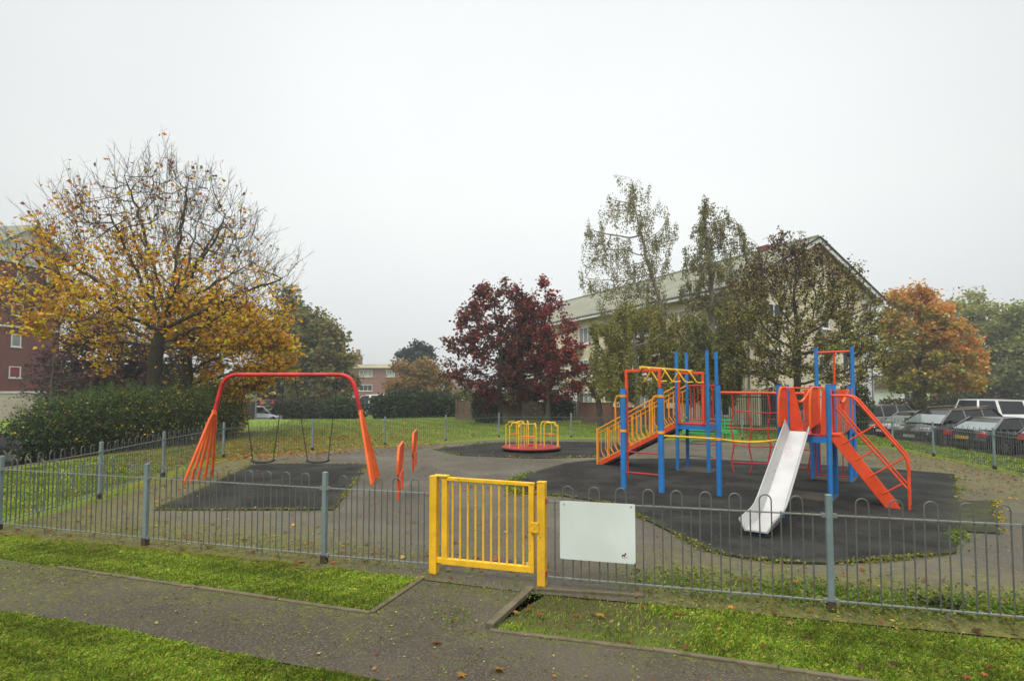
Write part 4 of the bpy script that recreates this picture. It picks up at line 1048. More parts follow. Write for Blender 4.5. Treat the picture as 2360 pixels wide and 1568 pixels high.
# copper and crimson maples
RD = [(.24, .038, .038), (.14, .024, .03), (.36, .085, .035), (.085, .05, .03), (.055, .022, .026)]
g2 = 'dark red maples behind the roundabout'
tree('red_maple_tree', 'dark red maple, leftmost and widest of the three', 33, [(645, 1150, 1185), (665, 1100, 1205), (700, 1072, 1225), (745, 1045, 1235), (785, 1018, 1235), (830, 1030, 1235), (875, 1035, 1230), (915, 1085, 1220), (945, 1095, 1130)], [(1151, 968), (1152, 880), (1155, 800)], RD, [3.0, 3.0, 1.6, 2.2, 2.2], 10000, .19, natt=900, step=.35, rmax=.15, tip=.01, kill=.6, spread=.17, group=g2, tiplen=.25, clump=1.0)
tree('red_maple_tree', 'dark red maple in the middle, its trunk rising behind the roundabout', 34, [(660, 1195, 1215), (700, 1170, 1250), (780, 1150, 1265), (850, 1150, 1275), (900, 1160, 1270), (925, 1180, 1250)], [(1193, 972), (1194, 880), (1198, 800)], RD + [(.10, .10, .03)], [2.6, 3, 1.4, 2, 2, 1.1], 6500, .18, natt=500, step=.35, rmax=.14, tip=.01, kill=.6, spread=.17, group=g2, tiplen=.25, clump=1.0)
tree('red_maple_tree', 'brighter crimson maple, rightmost of the three, touching the grey roof', 33, [(635, 1248, 1262), (665, 1225, 1278), (700, 1210, 1300), (740, 1205, 1325), (790, 1200, 1338), (840, 1205, 1350), (885, 1215, 1345), (915, 1240, 1325)], [(1264, 968), (1262, 880), (1258, 790)], [(.34, .038, .045), (.18, .024, .035), (.42, .09, .04), (.09, .045, .03)], [3, 3, 1.6, 1.8], 7500, .18, natt=650, step=.35, rmax=.14, tip=.01, kill=.6, spread=.17, group=g2, tiplen=.28, clump=1.0)
# birches
BG = [(.22, .21, .10), (.34, .31, .13), (.14, .13, .075), (.44, .37, .11)]
tree('birch_tree', 'tallest airy birch with hanging twigs in front of the grey roof', 29, [(378, 1398, 1425), (400, 1405, 1510), (450, 1390, 1540), (490, 1345, 1572), (560, 1330, 1572), (610, 1310, 1545), (660, 1335, 1555), (710, 1380, 1565), (760, 1410, 1570)], [(1530, 975), (1530, 850), (1527, 760), (1522, 690), (1495, 600), (1478, 520)], BG, [3, 2, 2, .5], 17000, .085, natt=900, step=.33, rmax=.11, tip=.008, kill=.6, hang=1.2, bark='bark_birch', droop=1.3, infl=2.5)
tree('birch_tree', 'second birch with denser olive leaves, right of the tallest one', 30, [(432, 1608, 1625), (470, 1596, 1690), (520, 1580, 1735), (580, 1568, 1765), (640, 1565, 1785), (700, 1560, 1785), (760, 1555, 1740), (820, 1550, 1710)], [(1638, 975), (1640, 850), (1645, 700), (1640, 580), (1625, 480)], BG + [(.10, .12, .03)], [3, 2, 2, 1, 2.0], 31000, .095, natt=1000, step=.33, rmax=.13, tip=.008, kill=.6, hang=1.0, bark='bark_birch', droop=1.2, infl=2.5)
tree('birch_tree', 'low weeping birch with olive green leaves, directly behind the yellow ramp', 27, [(690, 1400, 1540), (735, 1360, 1590), (790, 1345, 1600), (850, 1345, 1590), (895, 1350, 1580)], [(1470, 985), (1468, 880), (1462, 780)], [(.26, .27, .06), (.34, .31, .07), (.16, .17, .055), (.46, .33, .06)], [3, 2, 2, .6], 52000, .085, natt=900, step=.32, rmax=.12, tip=.008, kill=.55, hang=1.1, bark='bark_birch', droop=1.2)
tree('birch_tree', 'weeping birch with pale trunk behind the four tall blue posts', 26.5, [(700, 1560, 1690), (760, 1550, 1715), (850, 1545, 1720), (900, 1560, 1705)], [(1660, 985), (1655, 900), (1650, 780)], [(.22, .24, .075), (.32, .32, .10), (.16, .155, .065)], [3, 2, 2], 42000, .085, natt=700, step=.32, rmax=.11, tip=.008, kill=.55, hang=1.0, bark='bark_birch', droop=1.2)
tree('apple_tree', 'low dark limbed tree with curved branches left of the yellow ramp', 31, [(850, 1350, 1420), (880, 1335, 1440), (905, 1345, 1430)], [(1385, 965), (1378, 920), (1360, 890), (1345, 875)], [(.12, .11, .03), (.24, .14, .03)], [2, 1], 900, .14, natt=160, step=.3, rmax=.16, tip=.014, kill=.5, tiplen=.2, spread=.2)
tree('ash_tree', 'wide tree with dark maroon seed bunches and yellow green leaves before the cream gable', 24.5, [(562, 1800, 1850), (590, 1770, 1885), (630, 1725, 1930), (680, 1700, 1970), (730, 1695, 2005), (790, 1700, 2012), (840, 1700, 2020), (885, 1730, 2000)],
     [(1832, 985), (1835, 900), (1838, 850), (1840, 800)], None, None, 23000, .105, natt=1500, step=.30, rmax=.15, tip=.008, kill=.5, spread=.10, clump=.9, tiplen=.22, droop=.6, twigs=900, twlen=.7,
     colorfn=lambda P: np.where((rng.random(len(P)) < np.clip(.20 + .50*smooth(4.5, 8, P[:, 2]), 0, .8))[:, None], palette(len(P), [(.095, .035, .035), (.06, .03, .03), (.15, .055, .035)], [2, 2, 1]), palette(len(P), [(.34, .31, .06), (.21, .23, .055), (.46, .40, .07), (.11, .13, .04)], [3, 3, 1.8, 1.3])))
# trees on the right
def col_beech(P):
    n = len(P); s = (P[:, 0] - PX(2150, 45))/4.0 + (P[:, 2]-5)/5 + rng.normal(0, .5, n) + np.sin(P[:, 2]*2.2 + P[:, 0])*.5
    c = palette(n, [(.34, .33, .055), (.46, .38, .06), (.26, .21, .05)], [3, 2, 2]); m = s > .0
    c[m] = palette(int(m.sum()), [(.74, .31, .05), (.60, .27, .05), (.46, .27, .055)], [3, 2, 1.5]); return c
tree('beech_tree', 'large orange and green beech right of the cream gable', 45, [(655, 2060, 2130), (680, 2045, 2160), (720, 2035, 2200), (770, 2030, 2235), (820, 2030, 2255), (870, 2035, 2265), (905, 2050, 2250)], [(2115, 960), (2117, 900), (2125, 840), (2130, 760)], None, None, 26000, .25, natt=1100, step=.5, rmax=.42, tip=.018, kill=.8, spread=.3, colorfn=col_beech, zbase=-.5, clump=.5)
g3 = 'hazy green trees at the far right'
tree('plane_tree', 'hazy yellow green tree just right of the orange beech', 66, [(668, 2215, 2260), (700, 2170, 2300), (760, 2165, 2330), (830, 2180, 2330), (900, 2200, 2320)], [(2250, 955), (2250, 850), (2250, 740)], [(.36, .36, .10), (.23, .27, .08), (.50, .45, .11)], [3, 3, 1.4], 12000, .36, natt=600, step=.8, rmax=.35, tip=.03, kill=1.2, spread=.5, group=g3, zbase=-.5, clump=.5)
tree('plane_tree', 'hazy dark green tree at the right picture edge', 62, [(690, 2330, 2400), (740, 2290, 2450), (820, 2270, 2460), (900, 2290, 2440)], [(2350, 955), (2352, 850), (2355, 740)], [(.17, .21, .075), (.25, .28, .08), (.42, .38, .10)], [3, 3, 1.2], 12000, .36, natt=600, step=.8, rmax=.35, tip=.03, kill=1.2, spread=.5, group=g3, zbase=-.5, clump=.5)
tree('plane_tree', 'hazy grey green tree standing behind the top of the orange beech', 72, [(655, 2068, 2100), (700, 2050, 2130), (780, 2040, 2160), (880, 2050, 2160)], [(2090, 950), (2090, 850), (2090, 740)], [(.15, .18, .09), (.20, .22, .09)], [1, 1], 4000, .4, natt=300, step=.9, rmax=.3, tip=.03, kill=1.4, spread=.5, group=g3, zbase=-.5)

# ------------------------------------------------------------------ hedges and shrubs: leaves through a volume over a twiggy frame
def shrub(name, label, blobs, n, size, cols, wts, cat='shrub', group=None, colorfn=None, tips=0, tipcols=None, flat=.4, fill=.35, seedtw=260, base=None):
    blobs = np.array(blobs, float)                        # x y z rx ry rz
    b0 = base or (blobs[0][0], blobs[0][1], float(terrain_z(blobs[0][0], blobs[0][1])))
    t = thing(name, b0, label, cat, group)
    vol = (blobs[:, 3]*blobs[:, 4]*blobs[:, 5])**(2/3); k = rng.choice(len(blobs), n, p=vol/vol.sum()); d = rng.normal(0, 1, (n, 3)); d /= np.linalg.norm(d, axis=1)[:, None]
    rr = 1 - fill*rng.random(n)**1.6; bump_ = 1 + .10*np.sin(d[:, 0]*9 + k)*np.sin(d[:, 1]*8 + 2*k)*1.3 + .07*np.sin(d[:, 2]*13+k*3)
    P = blobs[k, :3] + d*blobs[k, 3:]*(rr*bump_)[:, None]
    gz = terrain_z(P[:, 0], P[:, 1]); P = P[P[:, 2] > gz + .02]
    c = palette(len(P), cols, wts) if colorfn is None else colorfn(P)
    q, f, cq = leaf_quads(P, size, c, flat=flat); vs_, fs, cs = [q], [f], [cq]; off = len(q)
    if tips:                                              # upright leafy shoots breaking the outline
        kk = rng.choice(len(blobs), tips, p=vol/vol.sum()); a = rng.uniform(0, 2*math.pi, tips); e = rng.uniform(.15, 1.3, tips)
        dd = np.stack([np.cos(a)*np.cos(e), np.sin(a)*np.cos(e), np.sin(e)], 1); p0 = blobs[kk, :3] + dd*blobs[kk, 3:]*.95
        g_ = dd*.7 + np.array([0, 0, .8]) + rng.normal(0, .25, (tips, 3)); g_ /= np.linalg.norm(g_, axis=1)[:, None]; L = rng.uniform(.10, .42, tips)*rng.choice([1, 1, 1.7], tips)
        m = 16; s = rng.random((tips, m)); PP = (p0[:, None] + g_[:, None]*(L[:, None]*s)[..., None]).reshape(-1, 3) + rng.normal(0, .012, (tips*m, 3))
        c2 = palette(len(PP), tipcols or cols, wts if tipcols is None else [1]*len(tipcols)); q2, f2, cq2 = leaf_quads(PP, size*.8, c2, flat=.8, aspect=.35); vs_.append(q2); fs.append(f2 + off); cs.append(cq2)
    fast_mesh('foliage', np.vstack(vs_), np.vstack(fs), M['leaf'], np.vstack(cs), parent=t)
    mb = MB()
    for i in range(seedtw):
        j = rng.choice(len(blobs), p=vol/vol.sum()); bl = blobs[j]; dd = rng.normal(0, 1, 3); dd /= np.linalg.norm(dd); dd[2] = abs(dd[2])
        g0 = float(terrain_z(bl[0], bl[1])); p0 = np.array([bl[0] + rng.normal(0, .15)*bl[3], bl[1] + rng.normal(0, .15)*bl[4], g0]); p1 = bl[:3] + dd*bl[3:]*.86; pm = (p0*.45 + p1*.55) + rng.normal(0, .06, 3)
        mb.tube([p0, pm, p1], [.022, .014, .006], 3, cap=False)
    mb.build('stems', M['bark'], t)
    return t
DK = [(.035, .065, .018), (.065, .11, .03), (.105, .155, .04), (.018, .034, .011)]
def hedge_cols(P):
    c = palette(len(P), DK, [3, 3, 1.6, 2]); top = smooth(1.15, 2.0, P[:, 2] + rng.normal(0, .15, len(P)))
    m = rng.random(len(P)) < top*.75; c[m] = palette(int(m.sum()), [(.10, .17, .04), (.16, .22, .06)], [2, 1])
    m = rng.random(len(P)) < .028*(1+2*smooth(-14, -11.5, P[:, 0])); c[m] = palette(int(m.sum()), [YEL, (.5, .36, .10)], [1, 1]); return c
hb = []
for (x0, y0, h0, w0), (x1, y1, h1, w1) in zip([(-14.3, 17.2, 1.25, .8), (-13.8, 17.9, 1.65, 1.1), (-13.0, 19.2, 1.9, 1.3), (-12.3, 21.5, 2.0, 1.3), (-12.5, 24, 1.85, 1.05)], [(-13.8, 17.9, 1.65, 1.1), (-13.0, 19.2, 1.9, 1.3), (-12.3, 21.5, 2.0, 1.3), (-12.5, 24, 1.85, 1.05), (-13.8, 27, 1.6, .8)]):
    for k in range(3):
        t_ = k/3; x, y, h, w_ = x0+(x1-x0)*t_, y0+(y1-y0)*t_, h0+(h1-h0)*t_, w0+(w1-w0)*t_
        hb.append((x + random.uniform(-.2, .2), y + random.uniform(-.2, .2), h*.50, w_*random.uniform(.9, 1.15), w_*random.uniform(.9, 1.1), h*.52*random.uniform(.78, 1.22)))
        hb.append((x + random.uniform(-.5, .5), y + random.uniform(-.4, .4), h*.30, w_*1.05, w_, h*.36))
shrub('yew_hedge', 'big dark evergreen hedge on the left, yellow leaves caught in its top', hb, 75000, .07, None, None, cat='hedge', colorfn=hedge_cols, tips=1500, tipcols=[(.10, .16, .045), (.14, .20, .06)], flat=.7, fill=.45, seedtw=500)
shrub('yellow_shrub', 'small shrub with yellow leaves under the second maple beside the swings', [(PX(505, 25), 25, .9, 1.0, 1.0, 1.1), (PX(538, 26), 26, .8, .6, .8, .9), (PX(470, 24.5), 24.5, .8, 1, 1, .9)], 5200, .13, [GOLD, YEL, OLI, (.07, .09, .03), BRN], [2, 1.5, 2, 2.5, .8], tips=60)
def boxy(x0, x1, Y, h, wd, n):
    return [(x0 + (x1-x0)*(i+.5)/n, Y + random.uniform(-.15, .15), h*.5 + float(terrain_z(x0, Y))*1.0, (x1-x0)/n*.8, wd, h*.54) for i in range(n)]
shrub('clipped_hedge', 'long clipped grey green hedge behind the pale blue car', boxy(PX(632, 47), PX(765, 47), 47, 1.9, 1.0, 7), 11000, .16, [(.04, .05, .025), (.06, .065, .035), (.03, .035, .02)], [3, 2, 1], cat='hedge', fill=.3, seedtw=60)
shrub('laurel_shrub', 'rounded green shrub between the clipped hedge and the dark bushes', [(PX(780, 44), 44, .55, 1.5, 1.2, .95), (PX(812, 44), 44, .5, 1.1, 1.2, .8)], 5200, .17, [(.04, .07, .025), (.065, .10, .035), (.025, .04, .018)], [3, 2, 1], seedtw=40)
shrub('laurel_shrub', 'large glossy dark green bush left of centre on the lawn edge', [(PX(888, 42), 42, .7, 1.25, 1.3, .95), (PX(918, 42), 42, .8, 1.2, 1.3, 1.2)], 7500, .17, [(.03, .055, .022), (.05, .085, .03), (.085, .12, .045), (.018, .03, .014)], [3, 2, 1, 1.5], seedtw=40)
shrub('laurel_shrub', 'wide glossy dark green bush beside the timber fence', [(PX(965, 42.5), 42.5, .85, 1.7, 1.3, 1.2), (PX(1010, 42.5), 42.5, .75, 1.5, 1.3, 1.15), (PX(1040, 42.5), 42.5, .6, .9, 1.1, .9)], 9500, .17, [(.03, .055, .022), (.05, .085, .03), (.085, .12, .045), (.018, .03, .014)], [3, 2, 1, 1.5], seedtw=50)
shrub('yellow_green_shrub', 'pale yellow green bush behind the timber fence', [(PX(1075, 46), 46, 1.0, 1.3, 1, 1.2)], 2600, .18, [(.22, .2, .05), (.14, .15, .04)], [1, 1], seedtw=20)
shrub('holly_shrub', 'dark bush under the leftmost dark red maple', [(PX(1122, 34.5), 34.5, .9, .9, .9, 1.3)], 4200, .13, [(.02, .035, .015), (.035, .055, .02), (.07, .09, .03)], [3, 2, 1], seedtw=30)
shrub('mixed_shrub', 'green and orange undergrowth seen under the red maples', [(PX(1180, 38.5), 38.5, 1.6, 1.6, .9, 1.3), (PX(1230, 38.5), 38.5, 1.3, 1.4, .9, 1.2)], 4200, .17, [(.10, .13, .03), (.06, .09, .03), (.30, .10, .03)], [3, 3, 1.2], seedtw=30)
shrub('ivy_shrub', 'dark ivy clump on the brown boundary wall', [(PX(1288, 37), 37, .9, 1.0, .5, .8)], 2600, .14, [(.025, .045, .02), (.04, .065, .025)], [2, 1], seedtw=20)
shrub('privet_shrub', 'bright green shrub at the foot of the cream gable wall', [(PX(1968, 27), 27, 1.1, .75, .7, 1.3)], 4200, .10, [(.07, .12, .03), (.045, .075, .022), (.12, .15, .03), (.12, .04, .03)], [3, 3, 1, .5], seedtw=40)
shrub('privet_shrub', 'low dark green hedge under the orange beech behind the cars', boxy(PX(2035, 42), PX(2230, 42), 42, 1.9, .9, 6), 5000, .2, [(.04, .055, .022), (.07, .07, .03), (.14, .08, .03)], [3, 2, 1], seedtw=30)
shrub('far_shrub', 'low dark undergrowth below the hazy green trees on the left', boxy(PX(590, 60), PX(800, 60), 60, 3.2, 1.5, 6), 6500, .35, [(.035, .045, .028), (.05, .06, .035)], [2, 1], seedtw=30)
shrub('far_shrub', 'dense dark green bank of bushes at the far right behind the van', boxy(PX(2180, 64), PX(2460, 64), 64, 3.6, 1.5, 6), 7000, .35, [(.05, .065, .03), (.08, .085, .04)], [2, 1], seedtw=30)
shrub('far_shrub', 'dark purple brown thicket behind the left hedge', boxy(PX(120, 31), PX(420, 31), 31, 3.6, 1.2, 7), 9000, .2, [(.035, .022, .024), (.05, .035, .03), (.03, .035, .02)], [2, 2, 1.4], seedtw=120)

# ------------------------------------------------------------------ buildings
def window(parent, c, du, wd, ht, glass='glass', frame='white', mull=1, proud=None, transom=False):
    "c = centre on the wall face, du = unit vector along the wall; outward normal taken to the camera side"
    c = Vector(c); du = Vector(du).normalized(); n = Vector((du.y, -du.x, 0))
    if n.dot(Vector((0, 0, c.z)) - c) < 0: n = -n
    fr_ = MB(); t_ = .07
    for s in (-1, 1): fr_.beam(c + du*s*(wd/2-t_/2) - up*ht/2 + n*.03, c + du*s*(wd/2-t_/2) + up*ht/2 + n*.03, t_, .07, up=n)
    for s in (-1, 1): fr_.beam(c - du*(wd/2-t_) + up*s*(ht/2-t_/2) + n*.031, c + du*(wd/2-t_) + up*s*(ht/2-t_/2) + n*.031, .07, t_)
    for i in range(mull): x = -wd/2 + wd*(i+1)/(mull+1); fr_.beam(c + du*x - up*(ht/2-t_) + n*.029, c + du*x + up*(ht/2-t_) + n*.029, .05, .06, up=n)
    fr_.beam(c - du*(wd/2+.06) - up*(ht/2+.04) + n*.06, c + du*(wd/2+.06) - up*(ht/2+.04) + n*.06, .14, .06)
    o = fr_.build('window', M[frame], parent)
    g = MB(); g.prism([c + du*sx*(wd/2-.02) + up*sz*(ht/2-.02) + n*.004 for sx, sz in ((-1, -1), (1, -1), (1, 1), (-1, 1))], n*.012); g.build('pane', M[glass], o)
    return o
# cream gabled block on the right
rd = Vector((-13.3, 25.7, 0)).normalized(); gdv = Vector((-rd.y, rd.x, 0)); gdv = -gdv if gdv.x < 0 else gdv
RC = Vector((18.6, 35, 0)); C1 = RC - gdv*6.1; C2 = RC + gdv*6.1; BL = 29.0; EZ, RZ, GZ = 8.1, 11.2, -.7
fl = thing('apartment_block', RC, 'cream rendered apartment block with grey green tiled gable roof', 'building')
mb = MB(); mb.prism([C1 + up*GZ, C2 + up*GZ, C2 + up*EZ, RC + up*(RZ-.12), C1 + up*EZ], rd*BL); mb.build('wall', M['render_cream'], fl)
for s, cc_ in ((-1, C1), (1, C2)):
    e = cc_ + gdv*s*.65; slope = (RZ-EZ)/6.1; ez = EZ - slope*.65
    a = [e + up*ez - rd*.55, RC + up*RZ - rd*.55, RC + up*RZ + rd*(BL+.5), e + up*ez + rd*(BL+.5)]
    mb = MB(); mb.prism([p + up*.02 for p in a], up*.13); ro_ = mb.build('roof', M['roof_grey'], fl)
    mb = MB(); mb.beam(e + up*(ez-.06) - rd*.5, e + up*(ez-.06) + rd*(BL+.5), .20, .22); mb.build('fascia', M['white'], ro_)
    mb = MB(); mb.tube([e + gdv*s*.1 + up*(ez+.06) - rd*.5, e + gdv*s*.1 + up*(ez+.06) + rd*(BL+.5)], .08, 8); mb.build('gutter', M['grey'], ro_)
    mb = MB(); mb.beam(e + up*(ez-.05) - rd*.57, RC + up*(RZ-.05) - rd*.57, .05, .24); mb.build('verge_board', M['white'], ro_)
    mb = MB(); mb.beam(e + up*(ez+.12) - rd*.6, RC + up*(RZ+.12) - rd*.6, .12, .10); mb.build('verge_tile', M['darkrail'], ro_)
mb = MB(); mb.tube([RC + up*(RZ+.16) - rd*.5, RC + up*(RZ+.16) + rd*(BL+.4)], .12, 8); mb.build('ridge', M['roof_grey'], fl)
for s, cc_ in ((1, C2), (-1, C1)):
    mb = MB(); mb.tube([cc_ - rd*.08 - gdv*s*.25 + up*(EZ-.3), cc_ - rd*.08 - gdv*s*.25 + up*GZ], .05, 8); mb.build('drainpipe', M['grey'], fl)
mb = MB(); mb.box((C2 - gdv*.55 - rd*.02 + up*(EZ+GZ)/2), (1.0, .06, EZ-GZ-.4), math.atan2(gdv.y, gdv.x)); mb.build('corner_panel', M['render_white'], fl)
for fz in (1.1, 3.75, 6.4):
    for gx in (-3.6, 1.2, 3.4):
        window(fl, RC + gdv*gx + up*fz - rd*.0, gdv, 1.3 if gx != 1.2 else .7, 1.25, mull=1 if gx != 1.2 else 0)
    for k in range(8):
        c = C1 + rd*(2.0 + 3.4*k) + up*fz; window(fl, c, rd, 1.9, 1.35, 'glass_pale' if k % 3 else 'glass', mull=2)
    for k in range(4):                                    # recessed balconies on the long side
        c = C1 + rd*(3.7 + 6.8*k) - gdv*.65; mb = MB(); mb.box(c + up*(fz-.98), (3.0, 1.25, .14), math.atan2(rd.y, rd.x)); bo = mb.build('balcony', M['render_cream'], fl)
        mb = MB(); mb.box(c - gdv*.6 + up*(fz-.42), (3.0, .06, .95), math.atan2(rd.y, rd.x)); mb.build('parapet', M['render_cream'], bo)
mb = MB(); mb.box(C1 + rd*24.0 - gdv*.05 + up*(EZ-.75), (5.0, .06, .5), math.atan2(rd.y, rd.x)); mb.build('lintel_panel', M['timber'], fl)
for s in (3.3,):
    mb = MB(); mb.box(RC + rd*s + up*(RZ+.15), (.8, .6, .55), math.atan2(rd.y, rd.x)); mb.build('chimney', M['brick_dark'], fl)
mb = MB(); p = RC + rd*1.5 + gdv*1.2; mb.tube([p + up*(RZ-.6), p + up*(RZ+1.2)], .02, 5)
for k in range(5): mb.tube([p + up*(RZ+1.1) + gdv*(-.3+.15*k) - rd*.2, p + up*(RZ+1.1) + gdv*(-.3+.15*k) + rd*.2], .008, 4)
mb.tube([p + up*(RZ+1.1) - gdv*.4, p + up*(RZ+1.1) + gdv*.5], .012, 4); mb.build('aerial', M['grey'], fl)
# brick block on the left
wd_ = Vector((.15, 1, 0)).normalized(); W0_ = Vector((PX(-30, 45.0), 45.0, 0))
def wall_at(px):
    k = (px - 1180)/F0; t = (k*W0_.y - W0_.x)/(wd_.x - k*wd_.y); return W0_ + wd_*t
E1 = wall_at(134); E0 = wall_at(-70); wn = Vector((-wd_.y, wd_.x, 0)); E0.z = E1.z = 0
lb = thing('brick_block', E1, 'tall dark red brick block with white gable at the left picture edge', 'building')
zt0 = PZ(756, wall_at(60).y); cream_top = PZ(903, wall_at(60).y); clad = PZ(625, wall_at(134).y)
def slabw(z0, z1, mat, name, off=0.0, e0=E0, e1=E1, depth=14):
    mb = MB(); mb.prism([e0 + up*z0 - wn*off, e1 + up*z0 - wn*off, e1 + up*z1 - wn*off, e0 + up*z1 - wn*off], wn*(depth+off)); return mb.build(name, M[mat], lb)
slabw(-1.0, cream_top-.06, 'render_cream', 'ground_floor', .10)
slabw(cream_top - .058, clad, 'brick_dark', 'wall')
AP = wall_at(62); zap = PZ(518, AP.y); zc = PZ(590, E1.y)
mb = MB(); mb.prism([E1 + up*(clad+.003), E1 + up*zc, AP + up*(zap-.15), wall_at(-10) + up*zc, E0 + up*zc, E0 + up*(clad+.003)], wn*13.9); mb.build('gable', M['render_white'], lb)
for a_, b_ in ((E1 + wd_*.4 + up*(zc-.25), AP + up*zap), (AP + up*zap, wall_at(-14) + up*(zc-.05))):
    mb = MB(); q_ = [a_ - wn*(-.0) , b_, b_ + up*.18, a_ + up*.18]; mb.prism([p - wn*-.0 + wn*(-.0) - wn*(-1)*(-.5) for p in q_], wn*14.5); mb.build('roof', M['roof_grey'], lb)
for y_ in (903, 756): 
    z_ = PZ(y_, wall_at(60).y); mb = MB(); mb.beam(E0 + up*z_ - wn*.14, E1 + up*z_ - wn*.14, .10, .16); mb.build('string_course', M['white'], lb)
mb = MB(); mb.beam(E0 + up*clad - wn*.05, E1 + up*clad - wn*.05, .12, .22); mb.build('string_course', M['white'], lb)
for px, py, w_, h_, g_ in ((33, 784, .8, 1.05, 'glass_pale'), (33, 712, .95, 1.0, 'redpanel'), (33, 857, .95, .95, 'redpanel'), (79, 711, .42, .6, 'glass_pale'), (40, 640, .75, .9, 'glass_pale'), (104, 640, .45, .6, 'glass_pale'), (40, 575, .7, .6, 'glass')):
    c = wall_at(px); window(lb, c + up*PZ(py, c.y) - wn*.0, wd_, w_, h_, g_, mull=0)
# far brick flats
FY = 112
ff = thing('brick_flats', (PX(880, FY), FY, 0), 'distant flat roofed red brown brick flats with white windows', 'building')
mb = MB(); mb.box((PX(890, FY), FY+5, PZ(872, FY)/1 - 2.0), (PX(985, FY)-PX(795, FY), 10, 9.6)); mb.build('wall', M['brick'], ff)
ztop = PZ(848, FY)
mb = MB(); mb.box((PX(890, FY), FY+4.7, ztop+.35), (PX(987, FY)-PX(793, FY), 11, .6)); mb.build('roof', M['render_cream'], ff)
for px, py, w_ in ((843, 860, 2.6), (843, 893, 2.6), (900, 860, 1.6), (903, 893, 1.6), (808, 895, 1.8), (808, 921, 1.8), (843, 926, 2.6), (950, 860, 2.4), (950, 893, 2.4)):
    window(ff, (PX(px, FY), FY, PZ(py, FY)), (1, 0, 0), w_, 1.25, 'glass_pale' if py == 860 else 'glass', mull=2)
ft = thing('brick_tower', (PX(810, 124), 124, 0), 'distant brick stair tower with a chimney rising behind the flats', 'building')
mb = MB(); mb.box((PX(800, 124), 126, 4.6), (PX(824, 124)-PX(776, 124), 4, 10.2)); mb.build('wall', M['brick'], ft)
mb = MB(); mb.box((PX(822, 124), 125, 10.2), (.8, .8, 1.6)); mb.build('chimney', M['brick'], ft)
mb = MB(); mb.box((PX(799, 124), 125.9, 9.82), (PX(824, 124)-PX(774, 124), 4.6, .3)); mb.build('roof', M['render_cream'], ft)
def house(x0, x1, Y, ze, zr, label, wall='render_white', roof='roof_dark', name='house'):
    a, b = PX(x0, Y), PX(x1, Y); t = thing(name, ((a+b)/2, Y, 0), label, 'building')
    mb = MB(); mb.box(((a+b)/2, Y+4, ze/2-.5), (b-a, 8, ze+1)); mb.build('wall', M[wall], t)
    mb = MB(); mb.prism([(a-.3, Y-.4, ze+.02), (a-.3, Y+4, zr), (a-.3, Y+8.4, ze+.02)], (b-a+.6, 0, 0)); mb.build('roof', M[roof], t)
    k = max(1, int((b-a)/3))
    for i in range(k): window(t, (a + (b-a)*(i+.5)/k, Y, ze*.62), (1, 0, 0), 1.3, 1.1, mull=1)
    return t
house(1030, 1078, 88, 1.6, 3.9, 'distant low house with dark roof between the autumn tree and the red maples')
house(1062, 1098, 70, 1.7, 3.0, 'small white walled house beside the leftmost red maple')
house(2225, 2310, 92, 2.4, 5.0, 'distant red brick house with grey roof seen behind the white van', wall='brick')
house(2075, 2115, 60, 2.0, 3.6, 'pale cottage glimpsed beneath the orange beech')
house(1215, 1330, 46, 2.5, 4.2, 'low white building glimpsed behind the red maple trunks', roof='roof_grey')

# boundary fences and walls
def wall_run(name, x0, x1, Y, z1, mat, label, cat, slat=None, cap=None, zb=-.2, Y1=None):
    a = Vector((PX(x0, Y), Y, 0)); Y1 = Y1 or Y; b = Vector((PX(x1, Y1), Y1, 0)); d = (b-a).normalized(); L = (b-a).length
    t = thing(name, a, label, cat)
    if slat:
        mb = MB(); x = 0
        while x < L: mb.beam(a + d*x + up*zb, a + d*x + up*(z1 + random.uniform(-.03, .02)), slat-.012, .02, up=Vector((d.y, -d.x, 0))); x += slat
        mb.build('boards', M[mat], t)
        for i in range(int(L/1.8)+2):
            p = a + d*min(L, i*1.8); mb = MB(); mb.box(p + up*(z1/2) + Vector((d.y, -d.x, 0))*.06, (.1, .1, z1+.2)); mb.build('post', M['timber'], t)
    else:
        mb = MB(); mb.beam(a + up*(z1+zb)/2, b + up*(z1+zb)/2, .22, z1-zb); mb.build('wall', M[mat], t, )
        mb = MB(); mb.beam(a + up*(z1+.03), b + up*(z1+.03), .30, .06); mb.build('coping', M[cap or 'concrete'], t)
    return t
wall_run('timber_fence', 1052, 1205, 38, 1.2, 'timber', 'brown vertical board fence behind the leftmost red maple', 'fence', slat=.13)
wall_run('timber_fence', 1206, 1338, 37.6, 1.22, 'timber', 'darker brown board fence behind the roundabout and red maple trunks', 'fence', slat=.15)
wall_run('brick_wall', 1340, 1412, 34, 1.15, 'brick', 'red brick garden wall left of the yellow ramp', 'wall')
wall_run('brick_wall', 1412, 1560, 33.6, .9, 'brick', 'low brick wall hidden behind the yellow ramp railings', 'wall', Y1=31)
rl = thing('tall_railing', (PX(1600, 28.5), 28.5, 0), 'tall dark metal railing behind the green bench and net', 'fence')
x = PX(1560, 28.5)
bars_ = MB(); xe = PX(2000, 28.5)
while x < xe: bars_.box((x, 28.5, .82), (.025, .025, 1.75)); x += .115
bars_.build('railing_bars', M['darkrail'], rl)
mb = MB(); mb.box(((PX(1560, 28.5)+xe)/2, 28.5, 1.60), (xe-PX(1560, 28.5), .04, .05)); mb.box(((PX(1560, 28.5)+xe)/2, 28.5, .15), (xe-PX(1560, 28.5), .04, .05)); mb.build('rail', M['darkrail'], rl)
sh = thing('bin_store', (PX(1815, 31), 31, 0), 'cream walled store with dark slatted gates behind the climbing net', 'shed')
mb = MB(); mb.box((PX(1815, 31), 32, .95), (PX(1885, 31)-PX(1745, 31), 2, 2.1)); mb.build('wall', M['render_cream'], sh)
mb = MB()
